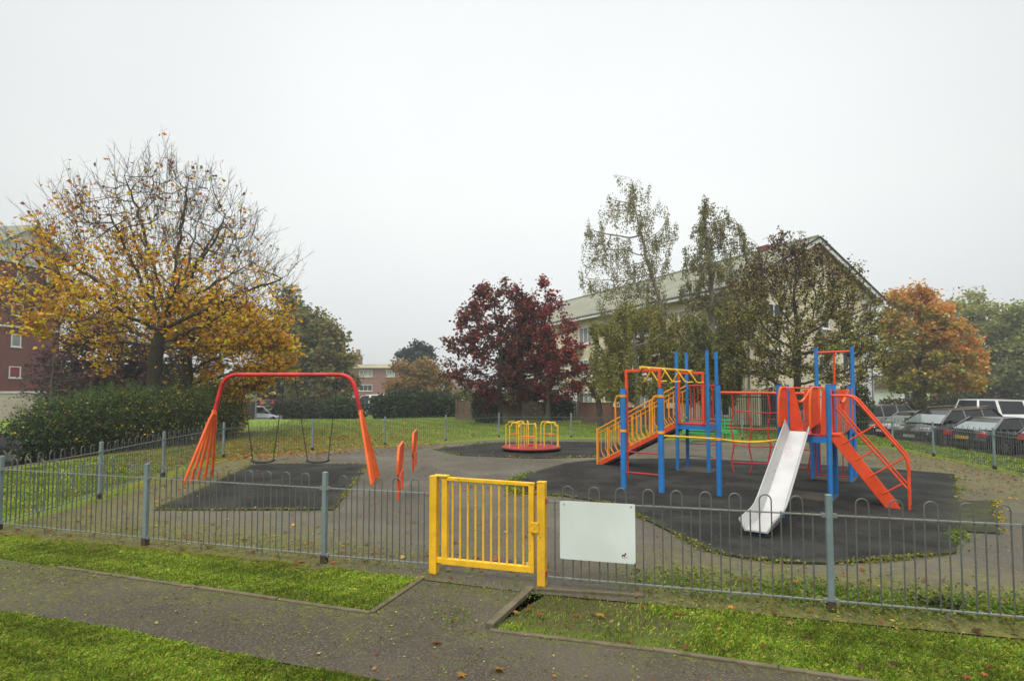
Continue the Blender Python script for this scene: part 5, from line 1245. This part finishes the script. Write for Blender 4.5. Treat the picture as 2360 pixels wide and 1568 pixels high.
for i in range(26): mb.box((PX(1752, 31) + (PX(1878, 31)-PX(1752, 31))*(i+.5)/26, 30.95, .9), (.075, .04, 1.7))
mb.build('slatted_gate', M['darkrail'], sh)

# lamp post on the left
lp = thing('lamp_post', (PX(591, 40), 40, -.2), 'thin grey lamp post standing by the pale blue car', 'street lamp')
z_ = PZ(868, 40); mb = MB(); mb.tube([(PX(591, 40), 40, -.25), (PX(591, 40), 40, 1.0), (PX(591, 40), 40, z_)], [.075, .05, .04], 8); mb.build('pole', M['grey'], lp, smooth=True)
mb = MB(); mb.box((PX(591, 40), 39.9, z_+.05), (.16, .45, .10)); mb.build('lamp_head', M['grey'], lp, bevel=.02)
cb_ = thing('utility_cabinet', (PX(578, 41), 41, -.2), 'dark green utility cabinet left of the lamp post', 'cabinet')
mb = MB(); mb.box((PX(578, 41), 41, .45), (.75, .4, 1.35)); mb.build('cabinet_body', M['darkrail'], cb_, bevel=.02)
mb = MB(); mb.box((PX(578, 41), 41, 1.14), (.82, .46, .05)); mb.build('cabinet_lid', M['grey'], cb_)

# ------------------------------------------------------------------ vehicles
SH = {  # L, half width, belt z, stations of (x, z top of lower body), cabin side profile (x, z), pillar x
 'hatch': dict(L=4.0, hw=.84, body=[(2.0, .50, .60), (1.92, .62, .74), (1.55, .74, .82), (.95, .90, .84), (-.5, .93, .84), (-1.6, .95, .83), (-1.93, .92, .78), (-2.0, .55, .70)], cab=[(1.05, .90), (.30, 1.42), (-1.30, 1.44), (-1.88, .96)], pil=[-.45], wb=(1.22, -1.22), rf=.30),
 'sedan': dict(L=4.5, hw=.88, body=[(2.25, .48, .62), (2.15, .62, .78), (1.7, .74, .86), (.95, .88, .88), (-.9, .93, .88), (-1.6, .97, .87), (-2.1, .95, .84), (-2.25, .60, .72)], cab=[(1.10, .88), (.30, 1.38), (-1.05, 1.40), (-1.80, .98)], pil=[-.30], wb=(1.35, -1.30), rf=.31),
 'mpv': dict(L=4.75, hw=.93, body=[(2.38, .55, .66), (2.28, .74, .82), (1.9, .92, .90), (1.35, 1.06, .92), (-.9, 1.08, .92), (-1.9, 1.10, .92), (-2.30, 1.08, .88), (-2.38, .6, .78)], cab=[(1.62, 1.05), (.72, 1.60), (-1.80, 1.66), (-2.30, 1.12)], pil=[.05, -1.05], wb=(1.45, -1.40), rf=.33),
 'van': dict(L=4.9, hw=.95, body=[(2.45, .6, .72), (2.36, .85, .86), (2.0, 1.02, .93), (1.6, 1.14, .95), (-1.2, 1.15, .95), (-2.2, 1.15, .95), (-2.42, 1.12, .92), (-2.45, .6, .86)], cab=[(1.85, 1.12), (1.10, 1.88), (-2.20, 1.95), (-2.42, 1.15)], pil=[.45, -1.15], wb=(1.45, -1.50), rf=.34),
}
def car(kind, loc, head, color, label, cat='car', group=None, glass='glass_car', plate=None, roofmat=None, rails=False, pmat=None):
    s = SH[kind]; h = math.atan2(head[1], head[0]); base = Vector(loc)
    t = thing('parked_car' if kind != 'van' else 'parked_van', base, label, cat, group, rz=0)
    X = Vector((math.cos(h), math.sin(h), 0)); Yv = Vector((-math.sin(h), math.cos(h), 0))
    def w_(x, y, z): return base + X*x + Yv*y + up*z
    hw = s['hw']; vs_, fs = [], []; nb = 12
    for x, zt, k in s['body']:
        ww = hw*min(1, .80 + .22*(1 - abs(x/(s['L']/2))**6)); zl = .22 + (.08 if abs(x) > s['L']/2-.15 else 0)
        ring_ = [(0, zl), (ww*.82, zl), (ww*.98, zl+.10), (ww, zl+.28), (ww*.985, zt-.16), (ww*.93, zt-.04), (0, zt+.015)]
        full = ring_ + [(-a, b) for a, b in ring_[-2:0:-1]]
        vs_ += [w_(x, a, b) for a, b in full]
    nr = 12
    for i in range(len(s['body'])-1):
        for j in range(nr): fs.append((i*nr+j, i*nr+(j+1) % nr, (i+1)*nr+(j+1) % nr, (i+1)*nr+j))
    fs += [tuple(range(nr)), tuple((len(s['body'])-1)*nr + j for j in reversed(range(nr)))]
    mb = MB(); mb.raw(vs_, fs); body = mb.build('body', color, t, smooth=True)
    # cabin: glass below, painted roof and pillars standing just proud of it
    A_, B_, C_, D_ = s['cab']; wb_, wr = hw*.93, hw*.70
    def cabpt(i, y_): x, z = s['cab'][i]; return w_(x, y_*(wb_ if i in (0, 3) else wr), z - (.03 if i in (0, 3) else .0))
    mb = MB(); mb.raw([cabpt(i, y_) for y_ in (1, -1) for i in range(4)], [(0, 1, 2, 3), (7, 6, 5, 4), (0, 4, 5, 1), (1, 5, 6, 2), (2, 6, 7, 3), (3, 7, 4, 0)]); mb.build('windows', M[glass], t, smooth=True, bevel=.07)
    for i0, i1, nm in ((0, 1, 'windscreen'), (3, 2, 'rear_window')):
        e_ = X*(.012 if i0 == 0 else -.012) + up*.012; q_ = [cabpt(i0, .93) + e_, cabpt(i0, -.93) + e_, cabpt(i1, -.90) + e_ - up*.03, cabpt(i1, .90) + e_ - up*.03]
        mb = MB(); mb.prism(q_, -e_*.6); mb.build(nm, M['windscreen' if kind != 'van' else glass], t)
    pm = color if pmat is None else pmat
    mb = MB(); k = []
    for x, f in ((B_[0]+.02, .0), (B_[0]-.25, .045), ((B_[0]+C_[0])/2, .065), (C_[0]+.2, .045), (C_[0]-.04, .0)):
        zr_ = B_[1] + (C_[1]-B_[1])*(B_[0]-x)/(B_[0]-C_[0]); k.append([w_(x, y_*(wr+.025), zr_ + f*(1-abs(y_)**3*.8) - .012) for y_ in (-1, -.6, 0, .6, 1)] + [w_(x, y_*(wr+.02), zr_ - .055) for y_ in (1, -1)])
    vv = [p for r_ in k for p in r_]; ff_ = []
    for i in range(len(k)-1):
        for j in range(7): ff_.append((i*7+j, i*7+(j+1) % 7, (i+1)*7+(j+1) % 7, (i+1)*7+j))
    ff_ += [tuple(range(7)), tuple((len(k)-1)*7 + j for j in reversed(range(7)))]
    mb.raw(vv, ff_); mb.build('roof', pm, t, smooth=True)
    for y_ in (1, -1):
        mb = MB(); mb.beam(cabpt(0, y_) + up*.0 + Yv*y_*.01, cabpt(1, y_) + Yv*y_*.01, .055, .05); mb.build('pillar', pm, t)
        mb = MB(); mb.beam(cabpt(3, y_) + Yv*y_*.01, cabpt(2, y_) + Yv*y_*.01, .10, .06); mb.build('pillar', pm, t)
        for px_ in s['pil']:
            f = (B_[0]-px_)/(B_[0]-C_[0]); zr_ = B_[1] + (C_[1]-B_[1])*f; zb__ = A_[1]; tt = .0
            mb = MB(); mb.beam(w_(px_+.05, y_*(wb_+.006), zb__-.02), w_(px_, y_*(wr+.012), zr_-.03), .03, .085 if kind != 'van' else .16, up=X); mb.build('pillar', pm if kind != 'mpv' else M['rim'], t)
        mb = MB(); mb.raw([w_(A_[0]-.35 + a, y_*(hw+.05+b), A_[1]+.02+c) for a in (-.06, .06) for b in (-.05, .10) for c in (0, .13)], [(0, 1, 3, 2), (4, 6, 7, 5), (0, 4, 5, 1), (2, 3, 7, 6), (0, 2, 6, 4), (1, 5, 7, 3)]); mb.build('mirror', M['black'], t, bevel=.02)
        if rails:
            mb = MB(); mb.tube([w_(B_[0]-.2, y_*(wr-.03), B_[1]+.05), w_(B_[0]-.35, y_*(wr-.03), B_[1]+.10), w_(C_[0]+.3, y_*(wr-.03), C_[1]+.10), w_(C_[0]+.15, y_*(wr-.03), C_[1]+.05)], .02, 6); mb.build('roof_rail', M['rim'], t)
        mb = MB(); x2 = -s['L']/2; zt = .80 if kind != 'van' else 1.0
        mb.raw([w_(x2 + a, y_*(hw*.62 + b), zt - .10 + c) for a in (-.012, .14) for b in (0, hw*.30) for c in (0, .16 if kind != 'van' else .3)], [(0, 1, 3, 2), (4, 6, 7, 5), (0, 4, 5, 1), (2, 3, 7, 6), (0, 2, 6, 4), (1, 5, 7, 3)]); mb.build('tail_light', M['lamp_red'], t, bevel=.02)
        mb = MB(); x2 = s['L']/2
        mb.raw([w_(x2 - a, y_*(hw*.50 + b), .56 + (.12 if kind in ('mpv', 'van') else 0) + c) for a, o_ in ((-.0, 0), (.42, 0)) for b in (0, hw*.36) for c in (0, .17)], [(0, 1, 3, 2), (4, 6, 7, 5), (0, 4, 5, 1), (2, 3, 7, 6), (0, 2, 6, 4), (1, 5, 7, 3)]); mb.build('headlight', M['lamp_clear'], t, bevel=.03)
    for e in (1, -1):
        mb = MB(); mb.box(w_(e*(s['L']/2+.005), 0, .36), (.10, hw*1.55, .14), h); mb.build('bumper', M['black'] if kind != 'hatch' else color, t, bevel=.03)
    mb = MB(); mb.box(w_(s['L']/2+.02, 0, .62), (.05, hw*.7, .12), h); mb.build('grille', M['black'], t, bevel=.01)
    for e, mt in ((1, 'plate_white'), (-1, 'plate_yellow')):
        zz = .47 if e > 0 else (.62 if kind != 'sedan' else .66)
        mb = MB(); mb.box(w_(e*(s['L']/2+.06), 0, zz), (.012, .52, .112), h); po = mb.build('number_plate', M[mt], t)
        if plate and plate[0] == e:
            fc = bpy.data.curves.new('characters', 'FONT'); fc.body = plate[1]; fc.size = .105; fc.align_x = 'CENTER'; fc.align_y = 'CENTER'; fc.extrude = .001
            fo2 = bpy.data.objects.new('characters', fc); dg = None; col.objects.link(fo2)
            fo2.rotation_euler = (R(90), 0, h + (R(90) if e > 0 else R(-90))); fo2.location = w_(e*(s['L']/2+.069), 0, zz)
            bpy.context.view_layer.update(); me = bpy.data.meshes.new_from_object(fo2.evaluated_get(bpy.context.evaluated_depsgraph_get()))
            me.transform(fo2.matrix_world); me.transform(Matrix.Translation(-base)); me.materials.clear(); me.materials.append(M['black'])
            bpy.data.objects.remove(fo2); on = bpy.data.objects.new('characters', me); col.objects.link(on); on.parent = po
    rf = s['rf']
    for wx in s['wb']:
        for y_ in (1, -1):
            cw = w_(wx, y_*(hw-.09), rf); prof_ = [(rf*.62, -.1), (rf*.95, -.1), (rf, -.06), (rf, .06), (rf*.95, .1), (rf*.62, .1)]
            mb = MB(); n_ = 20
            for r_, o_ in prof_:
                for i in range(n_): a = 2*math.pi*i/n_; mb.v.append(tuple(cw + X*r_*math.cos(a) + up*r_*math.sin(a) + Yv*o_))
            for q_ in range(len(prof_)-1):
                for i in range(n_): mb.f.append((q_*n_+i, q_*n_+(i+1) % n_, (q_+1)*n_+(i+1) % n_, (q_+1)*n_+i))
            wo = mb.build('wheel', M['rubber'], t, smooth=True)
            mb = MB(); oc = cw + Yv*y_*.075
            mb.prism([oc + X*rf*.60*math.cos(2*math.pi*i/16) + up*rf*.60*math.sin(2*math.pi*i/16) - Yv*y_*.06 for i in range(16)], Yv*y_*.01)
            for i in range(6): a = 2*math.pi*i/6; mb.beam(oc, oc + X*rf*.6*math.cos(a) + up*rf*.6*math.sin(a), .05, .03, up=Yv)
            mb.build('rim', M['rim'], wo)
            mb = MB(); ra = rf*1.2
            mb.prism([w_(wx, y_*(hw-.02), rf) + X*ra*math.cos(math.pi*i/14) + up*ra*math.sin(math.pi*i/14) for i in range(15)], -Yv*y_*.26); mb.build('wheel_arch', M['black'], t)
    for y_ in (1, -1):
        mb = MB(); mb.box(w_(0, y_*(hw+.004), .52), (s['L']*.42, .02, .035), h); mb.build('side_strip', M['black'], t)
        for dx in (.55, -.45): mb = MB(); mb.box(w_(dx-.25, y_*(hw-.005), .78), (.14, .03, .03), h); mb.build('door_handle', M['black'] if kind != 'mpv' else M['rim'], t)
    return t
gp = 'cars parked beyond the right hand fence'
blk = car_paint('black_car_paint', (.012, .013, .014), .2); dk = car_paint('dark_grey_car_paint', (.035, .045, .045), .5)
slv = car_paint('silver_car_paint', (.36, .37, .37), .5); gryg = car_paint('grey_green_car_paint', (.16, .17, .155), .5); wht = car_paint('white_van_paint', (.66, .67, .66), 0, .3)
ppl = car_paint('pale_blue_car_paint', (.42, .47, .52), .4); redp = car_paint('red_van_paint', (.45, .02, .035), .1)
car('mpv', (19.9, 26.0, -.55), (-.96, -.28), blk, 'black people carrier with roof rails, nose towards the playground, white front number plate', group=gp, plate=(1, 'LP54 OEB'), rails=True)
car('sedan', (19.75, 22.75, -.55), (.975, .22), dk, 'dark saloon seen from behind with yellow rear number plate and red tail lights', group=gp, plate=(-1, 'FL05 OEK'))
car('sedan', (20.7, 29.3, -.55), (-.96, -.28), slv, 'silver saloon car half hidden behind the black people carrier', group=gp)
car('mpv', (20.6, 32.7, -.55), (-.96, -.28), gryg, 'grey green car farthest left of the row, partly behind the red stairs', group=gp)
car('hatch', (20.25, 20.2, -.55), (.975, .22), blk, 'black hatchback cut off by the right picture edge', group=gp, glass='glass_tint')
car('van', (PX(2219, 33.5)+2.45, 33.5, -.55), (1, .02), wht, 'white van with dark tinted side windows behind the parked cars', cat='van', glass='glass_tint')
car('hatch', (PX(596, 47.0)+.4, 47.0, -.80), (1, -.06), ppl, 'pale blue hatchback beyond the lawn behind the swings')
car('van', (PX(582, 51.5), 51.5, -.85), (-1, .03), redp, 'red van hidden behind the pale blue hatchback', cat='van', glass='glass_tint')
car('van', (PX(872, 49), 49, -.35), (-1, .1), wht, 'white van roof showing above the dark green bushes in the distance', cat='van')
car('hatch', (-15.9, 16.2, -.25), (.75, .66), blk, 'black car at the left picture edge beside the dark hedge', glass='glass_car')

# ------------------------------------------------------------------ grass, weeds and fallen leaves
def blades(P, h, wdt, cols, lean=.95):
    n = len(P); a = rng.uniform(0, 2*math.pi, n); e = np.stack([np.cos(a), np.sin(a), np.zeros(n)], 1); s = np.stack([-np.sin(a), np.cos(a), np.zeros(n)], 1)
    hh = (h*rng.uniform(.5, 1.4, n))[:, None]; ww = (wdt*rng.uniform(.7, 1.3, n))[:, None]; ln = rng.uniform(.1, 1, n)[:, None]*lean
    z = np.array([0, 0, 1.0]); m = P + e*hh*ln*.35 + z*hh*.62; t = P + e*hh*ln*1.05 + z*hh*(1 - ln*.45)
    q = np.stack([P - s*ww*.5, P + s*ww*.5, m + s*ww*.38, t], 1).reshape(-1, 3)
    q2 = q.copy(); q2 = q2.reshape(n, 4, 3); q2[:, 3] = t; return q2.reshape(-1, 3), np.arange(4*n).reshape(-1, 4), np.repeat(cols, 4, axis=0)
def in_poly(poly, n):
    x0, x1 = min(p[0] for p in poly), max(p[0] for p in poly); y0, y1 = min(p[1] for p in poly), max(p[1] for p in poly)
    P = np.column_stack([rng.uniform(x0, x1, n), rng.uniform(y0, y1, n)]); return P[poly_inside(P, [(p[0], p[1]) for p in poly])]
def vnoise(P, s, seed=0):
    v = np.zeros(len(P))
    for k in range(5):
        a = rng_n[seed*5+k]; v += np.sin(P[:, 0]*s*a[0]*(1+.6*k) + P[:, 1]*s*a[1]*(1+.6*k) + a[2]*9)/(1+.5*k)
    return v/2.6
rng_n = np.random.default_rng(3).uniform(-1.6, 1.6, (40, 3))
GB = np.array([(.19, .325, .022), (.31, .43, .032), (.10, .18, .018), (.45, .51, .06), (.54, .47, .13)])
V_, F_, C_ = [], [], []; off = 0
def put(q, f, c):
    global off
    V_.append(q); F_.append(f + off); C_.append(c); off += len(q)
def lawn(poly, density, h, wdt, wts=(3, 3, 2, 1.9, .9), thin=None, bright=None):
    area = abs(sum(poly[i][0]*poly[(i+1) % len(poly)][1] - poly[(i+1) % len(poly)][0]*poly[i][1] for i in range(len(poly))))/2
    x0, x1 = min(p[0] for p in poly), max(p[0] for p in poly); y0, y1 = min(p[1] for p in poly), max(p[1] for p in poly)
    P = in_poly(poly, int(density*(x1-x0)*(y1-y0)))
    if thin is not None: P = P[rng.random(len(P)) < thin(P)]
    v = vnoise(P, 2.2) + .9*vnoise(P, 11, 2) + rng.normal(0, .35, len(P)); w_ = np.array(wts, float)
    c = np.empty((len(P), 3)); base = palette(len(P), GB, w_)
    sc = np.clip(.82 + .30*v, .45, 1.35)[:, None]; c = base*sc
    hm = np.clip(1 + .35*vnoise(P, 5, 1) + .35*vnoise(P, 14, 6), .3, 1.9)
    if bright is not None: b_ = bright(P)[:, None]; c = c*(1-b_) + np.array([.33, .33, .05])*b_*rng.uniform(.6, 1.2, (len(P), 1))
    P3 = np.column_stack([P, np.zeros(len(P))]); q, f, cc_ = blades(P3, h, wdt, c)
    q = q.reshape(-1, 4, 3); q[:, 2:, 2] *= hm[:, None]; put(q.reshape(-1, 3), f, cc_)
lA = gpoly([(-150, 1205), (0, 1222), (345, 1256), (760, 1300), (978, 1324), (865, 1398), (200, 1304), (0, 1276), (-150, 1252)])
lB = gpoly([(-150, 1377), (0, 1395), (300, 1439), (500, 1482), (700, 1520), (1000, 1572), (1250, 1620), (300, 1660), (-300, 1640)])
lC = gpoly([(1236, 1356), (1480, 1378), (1750, 1405), (1900, 1424), (2360, 1468), (2700, 1500), (2700, 1640), (2100, 1564), (1500, 1480), (1135, 1436)])
upA = [(p.x, p.y) for p in gpoly([(-150, 1205), (0, 1222), (345, 1256), (760, 1300)])]
lawn(lA, 19000, .030, .0055, bright=lambda P: .75*np.exp(-(runs_dist(P, [upA])/.13)**2))
lawn(lB, 23000, .032, .0052, wts=(3, 3.2, 2, 2, .9))
def thinC(P):
    d0 = seg_dist(P, G(1225, 1372), G(1420, 1400)); t_ = .07 + .93*smooth(.30, 1.15, d0 + .22*vnoise(P, 3, 2))
    band = runs_dist(P, [[(p.x, p.y) for p in gpoly([(1130, 1438), (1500, 1482), (2100, 1568), (2600, 1640)])]]); t_ *= .35 + .65*smooth(.05, .5, band + .12*vnoise(P, 4, 3))
    return t_
lawn(lC, 21000, .030, .0052, wts=(3.4, 2.6, 2.4, 1.8, 1.1), thin=thinC)
lawn([(p[0], p[1]-.55) for p in FRONT[4:]] + [(p[0], p[1]-.1) for p in reversed(FRONT[4:])], 1400, .025, .006, wts=(1.5, 2, 1, 2, 1.5), thin=lambda P: np.clip(.45 + .6*vnoise(P, 3, 4), .05, 1)*smooth(1.2, 2.4, P[:, 0]))
# broader lawns beyond the fences, coarser with distance
lawn([(-12.5, 8.5), (-7.6, 8.2), (-8.1, 12.8), (-8.7, 16.6), (-6.7, 18.8), (-10.5, 20), (-12, 16)], 1100, .05, .016, wts=(3, 3, 2, 1.5, .6))
lawn([(-8.2, 17.4), (-6.2, 18.9), (-4.4, 20.5), (-2.4, 21.9), (-.6, 23.9), (2.4, 23.8), (5.7, 23.4), (9.2, 23.0), (9.0, 27.5), (-.2, 41), (-8, 43.5), (-16, 43), (-12.5, 30), (-9.3, 20)], 300, .03, .03, wts=(3, 3, 2, 1.2, .4))
lawn([(9.2, 22.7), (11.2, 21.2), (13.2, 19.5), (12.5, 16.7), (12.0, 13.9), (11.6, 11.3), (12.8, 10.5), (14.4, 14), (15.2, 20), (16, 28), (11, 28)], 600, .05, .022, wts=(3, 3, 2, 1.2, .4))
GV = fast_mesh('grass', np.vstack(V_), np.vstack(F_), M['blade'], np.vstack(C_))
gz = np.empty(len(GV.data.vertices)*3, np.float32); GV.data.vertices.foreach_get('co', gz); gz = gz.reshape(-1, 3); gz[:, 2] += terrain_z(gz[:, 0], gz[:, 1]) - .012*(gz[:, 1] > 3); GV.data.vertices.foreach_set('co', gz.ravel()); GV.data.update()
tag(GV, 'short green grass blades of the lawns', 'grass', kind='stuff')
# weeds and clover along edges
V_, F_, C_ = [], [], []; off = 0
def weeds_line(a, b, n, wd2, size=.03, hgt=.03, cols=((.11, .20, .02), (.20, .26, .03), (.07, .13, .015), (.28, .27, .05)), patch=1.0, z0=.01):
    t_ = rng.random(n); A2, B2 = np.array([a[0], a[1]]), np.array([b[0], b[1]]); P = A2 + (B2-A2)*t_[:, None]
    keep = rng.random(n) < np.clip(.5 + patch*vnoise(P*1.0, 3.2, 5), .03, 1); P = P[keep] + rng.normal(0, wd2, (int(keep.sum()), 2))
    P3 = np.column_stack([P, z0 + rng.random(len(P))*hgt]); q, f, c = leaf_quads(P3, size, palette(len(P3), cols, [3, 3, 2, 1][:len(cols)]), flat=.5); q[:, 2] = np.maximum(q[:, 2], .006); put(q, f, c)
def weeds_poly(poly, n, wd2, closed=True, **kw):
    per = [(poly[i], poly[(i+1) % len(poly)]) for i in range(len(poly) if closed else len(poly)-1)]; L = sum(math.dist(a[:2], b[:2]) for a, b in per)
    for a, b in per: weeds_line(a, b, int(n*math.dist(a[:2], b[:2])/L), wd2, **kw)
YG = ((.20, .22, .03), (.28, .27, .045), (.12, .15, .025), (.34, .27, .06))
weeds_poly(swing_poly, 3600, .03, cols=YG, size=.035)
weeds_poly(climb_poly[10:], 3000, .035, closed=False, cols=YG, size=.034)
weeds_poly(climb_poly[:2], 500, .06, closed=False, size=.05, hgt=.05)
weeds_line(G(1172, 1112), G(1195, 1140), 700, .09, size=.04, hgt=.05)
weeds_poly(mgr_poly, 1300, .05, cols=YG, size=.06)
weeds_line(G(2285, 1152), G(2292, 1226), 420, .035, cols=((.42, .30, .02), (.22, .22, .03), (.5, .36, .04), (.3, .25, .03)), size=.045)
weeds_line(G(2200, 1225), G(2190, 1272), 420, .06, size=.045, hgt=.05)
weeds_line(G(2198, 1094), G(2200, 1150), 260, .05, cols=YG, size=.05)
def ins(x, off_): return (x[0]+off_*.26, x[1]+off_)
weeds_line(ins((1.3, 5.39), .36), ins((7.6, 3.73), .46), 15000, .24, size=.028, patch=.9)
weeds_line(ins((2.4, 5.1), .32), ins((7.6, 3.73), .40), 9000, .12, size=.032, patch=.8)
weeds_line(ins((1.6, 5.3), -.10), ins((7.6, 3.73), -.14), 9000, .13, size=.020, cols=YG, hgt=.015)
weeds_line(G(2110, 1392), G(2195, 1400), 420, .05, size=.03, hgt=.08, cols=((.02, .03, .008), (.04, .05, .012)), patch=0)
weeds_line((-7.0, 8.15), (-.9, 6.4), 5200, .30, size=.022, cols=YG)
weeds_line((-.7, 5.7), (.25, 5.35), 500, .10, size=.022)
weeds_line(G(1040, 1385), G(1060, 1440), 260, .10, size=.022)
weeds_line(G(300, 1322), G(-60, 1310), 2200, .26, size=.020, cols=YG)
WV = fast_mesh('weeds', np.vstack(V_), np.vstack(F_), M['blade'], np.vstack(C_)); tag(WV, 'clover and weeds growing along the matting edges and fence foot', 'weeds', kind='stuff')
# fallen leaves
V_, F_, C_ = [], [], []; off = 0
LC = [(.30, .09, .03), (.42, .20, .03), (.20, .07, .03), (.50, .34, .10), (.10, .04, .025)]
def litter(P, size, wts=(3, 2, 3, .8, 2)):
    P = np.asarray(P); n = len(P); a = rng.uniform(0, 2*math.pi, n); e = np.stack([np.cos(a), np.sin(a), rng.normal(0, .22, n)], 1); s = np.stack([-np.sin(a), np.cos(a), rng.normal(0, .22, n)], 1)
    sz = (size*rng.uniform(.6, 1.4, n))[:, None]; z = terrain_z(P[:, 0], P[:, 1])*1.0 + .016; C3 = np.column_stack([P, z])
    pts = []                                              # star shaped maple leaf, ten points
    for k in range(10):
        r_ = (.55 if k % 2 == 0 else .26)*(1.15 if k == 0 else 1); th_ = 2*math.pi*k/10; pts.append(C3 + e*sz*r_*math.cos(th_) + s*sz*r_*math.sin(th_) + np.array([0, 0, 1])*sz*.10*(k % 2))
    q = np.stack(pts, 1).reshape(-1, 3); q[:, 2] = np.maximum(q[:, 2], np.repeat(z, 10) - .008); put(q, np.arange(10*n).reshape(-1, 10), np.repeat(palette(n, LC, wts, .25), 10, axis=0))
litter(in_poly(play_poly, 1500), .055)
def near_line(a, b, n, wd2): t_ = rng.random((n, 1)); return np.array(a) + (np.array(b)-np.array(a))*t_ + rng.normal(0, wd2, (n, 2))
litter(near_line((-8.2, 16), (-3, 20.6), 900, .8), .085, (3, 4, 2, 1, 1)); litter(near_line((-11, 19.5), (-5, 24), 1700, 1.7), .09, (3, 3, 3, .6, 1.5)); litter(near_line((-12, 26), (-5, 32), 900, 2.5), .11, (2, 3, 3, .3, 1)); litter(near_line((-9.5, 15.5), (-7.0, 19.0), 900, .9), .085, (3, 4, 2, 1, 1)); litter(near_line((-8.6, 13), (-9.8, 20), 500, .8), .085)
litter(near_line((-7.0, 8.6), (-7.6, 14.5), 320, .7), .06); litter(near_line((10.6, 9), (11.3, 18), 1300, 1.0), .05, (1.5, 2, 3, .5, 4)); litter(near_line((8, 10), (10, 14), 350, 1.2), .045, (1, 2, 3, .5, 4)); litter(near_line((-7, 7.95), (0, 6.1), 120, .3), .055)
litter(near_line((1.5, 5.6), (7, 4.3), 130, .4), .05); litter(in_poly(path_poly, 300), .028, (1, 2, 1, 3, 1)); litter(in_poly(lC, 60), .05); litter(in_poly(climb_poly, 260), .035, (1, 2, 1, 4, 1))
litter([tuple(G(*p))[:2] for p in ((1243, 1408), (1325, 1408), (1380, 1410), (1066, 1543), (1010, 1470), (850, 1250), (1700, 1330), (2080, 1380), (1150, 1530), (2230, 1445), (700, 1290), (430, 1262), (1560, 1405))], .085, (3, 1, 3, 0, 1))
LV = fast_mesh('fallen_leaves', np.vstack(V_), np.vstack(F_), M['leaf'], np.vstack(C_)); tag(LV, 'brown and orange fallen leaves scattered over the ground', 'fallen leaves', kind='stuff')
V_, F_, C_ = [], [], []; off = 0
# small pale chippings and leaf crumbs on the hard surfaces
def crumbs(P, size, cols, wts): 
    P3 = np.column_stack([P, np.full(len(P), .012)]); q, f, c = leaf_quads(P3, size, palette(len(P), cols, wts, .3), flat=.12); q[:, 2] = np.clip(q[:, 2], .007, .03); put(q, f, c)
crumbs(in_poly(path_poly, 5200), .018, [(.28, .30, .05), (.20, .22, .04), (.35, .32, .12), (.12, .08, .04)], [3, 3, 1, 1.5])
crumbs(in_poly(play_poly, 7000), .020, [(.30, .28, .22), (.18, .19, .05), (.12, .08, .04)], [2, 3, 2])
cm = fast_mesh('leaf_crumbs', np.vstack(V_), np.vstack(F_), M['leaf'], np.vstack(C_)); tag(cm, 'tiny leaf fragments and grit on the asphalt', 'debris', kind='stuff')

# ------------------------------------------------------------------ haze
mb = MB(); mb.box((0, 70, 14), (320, 180, 34))
hz = mb.build('haze', None, None) if False else None
me = bpy.data.meshes.new('haze'); me.from_pydata(mb.v, [], mb.f)
hm = bpy.data.materials.new('haze'); hm.use_nodes = True; hn = hm.node_tree; hn.nodes.clear(); ho = hn.nodes.new('ShaderNodeOutputMaterial'); hv = hn.nodes.new('ShaderNodeVolumePrincipled')
hv.inputs['Color'].default_value = (.90, .93, .95, 1); hv.inputs['Density'].default_value = .0013; hv.inputs['Anisotropy'].default_value = .2
hn.links.new(hv.outputs[0], ho.inputs['Volume']); me.materials.append(hm)
hz = bpy.data.objects.new('haze', me); col.objects.link(hz); tag(hz, 'thin pale mist hanging over the whole scene', 'haze', kind='stuff')
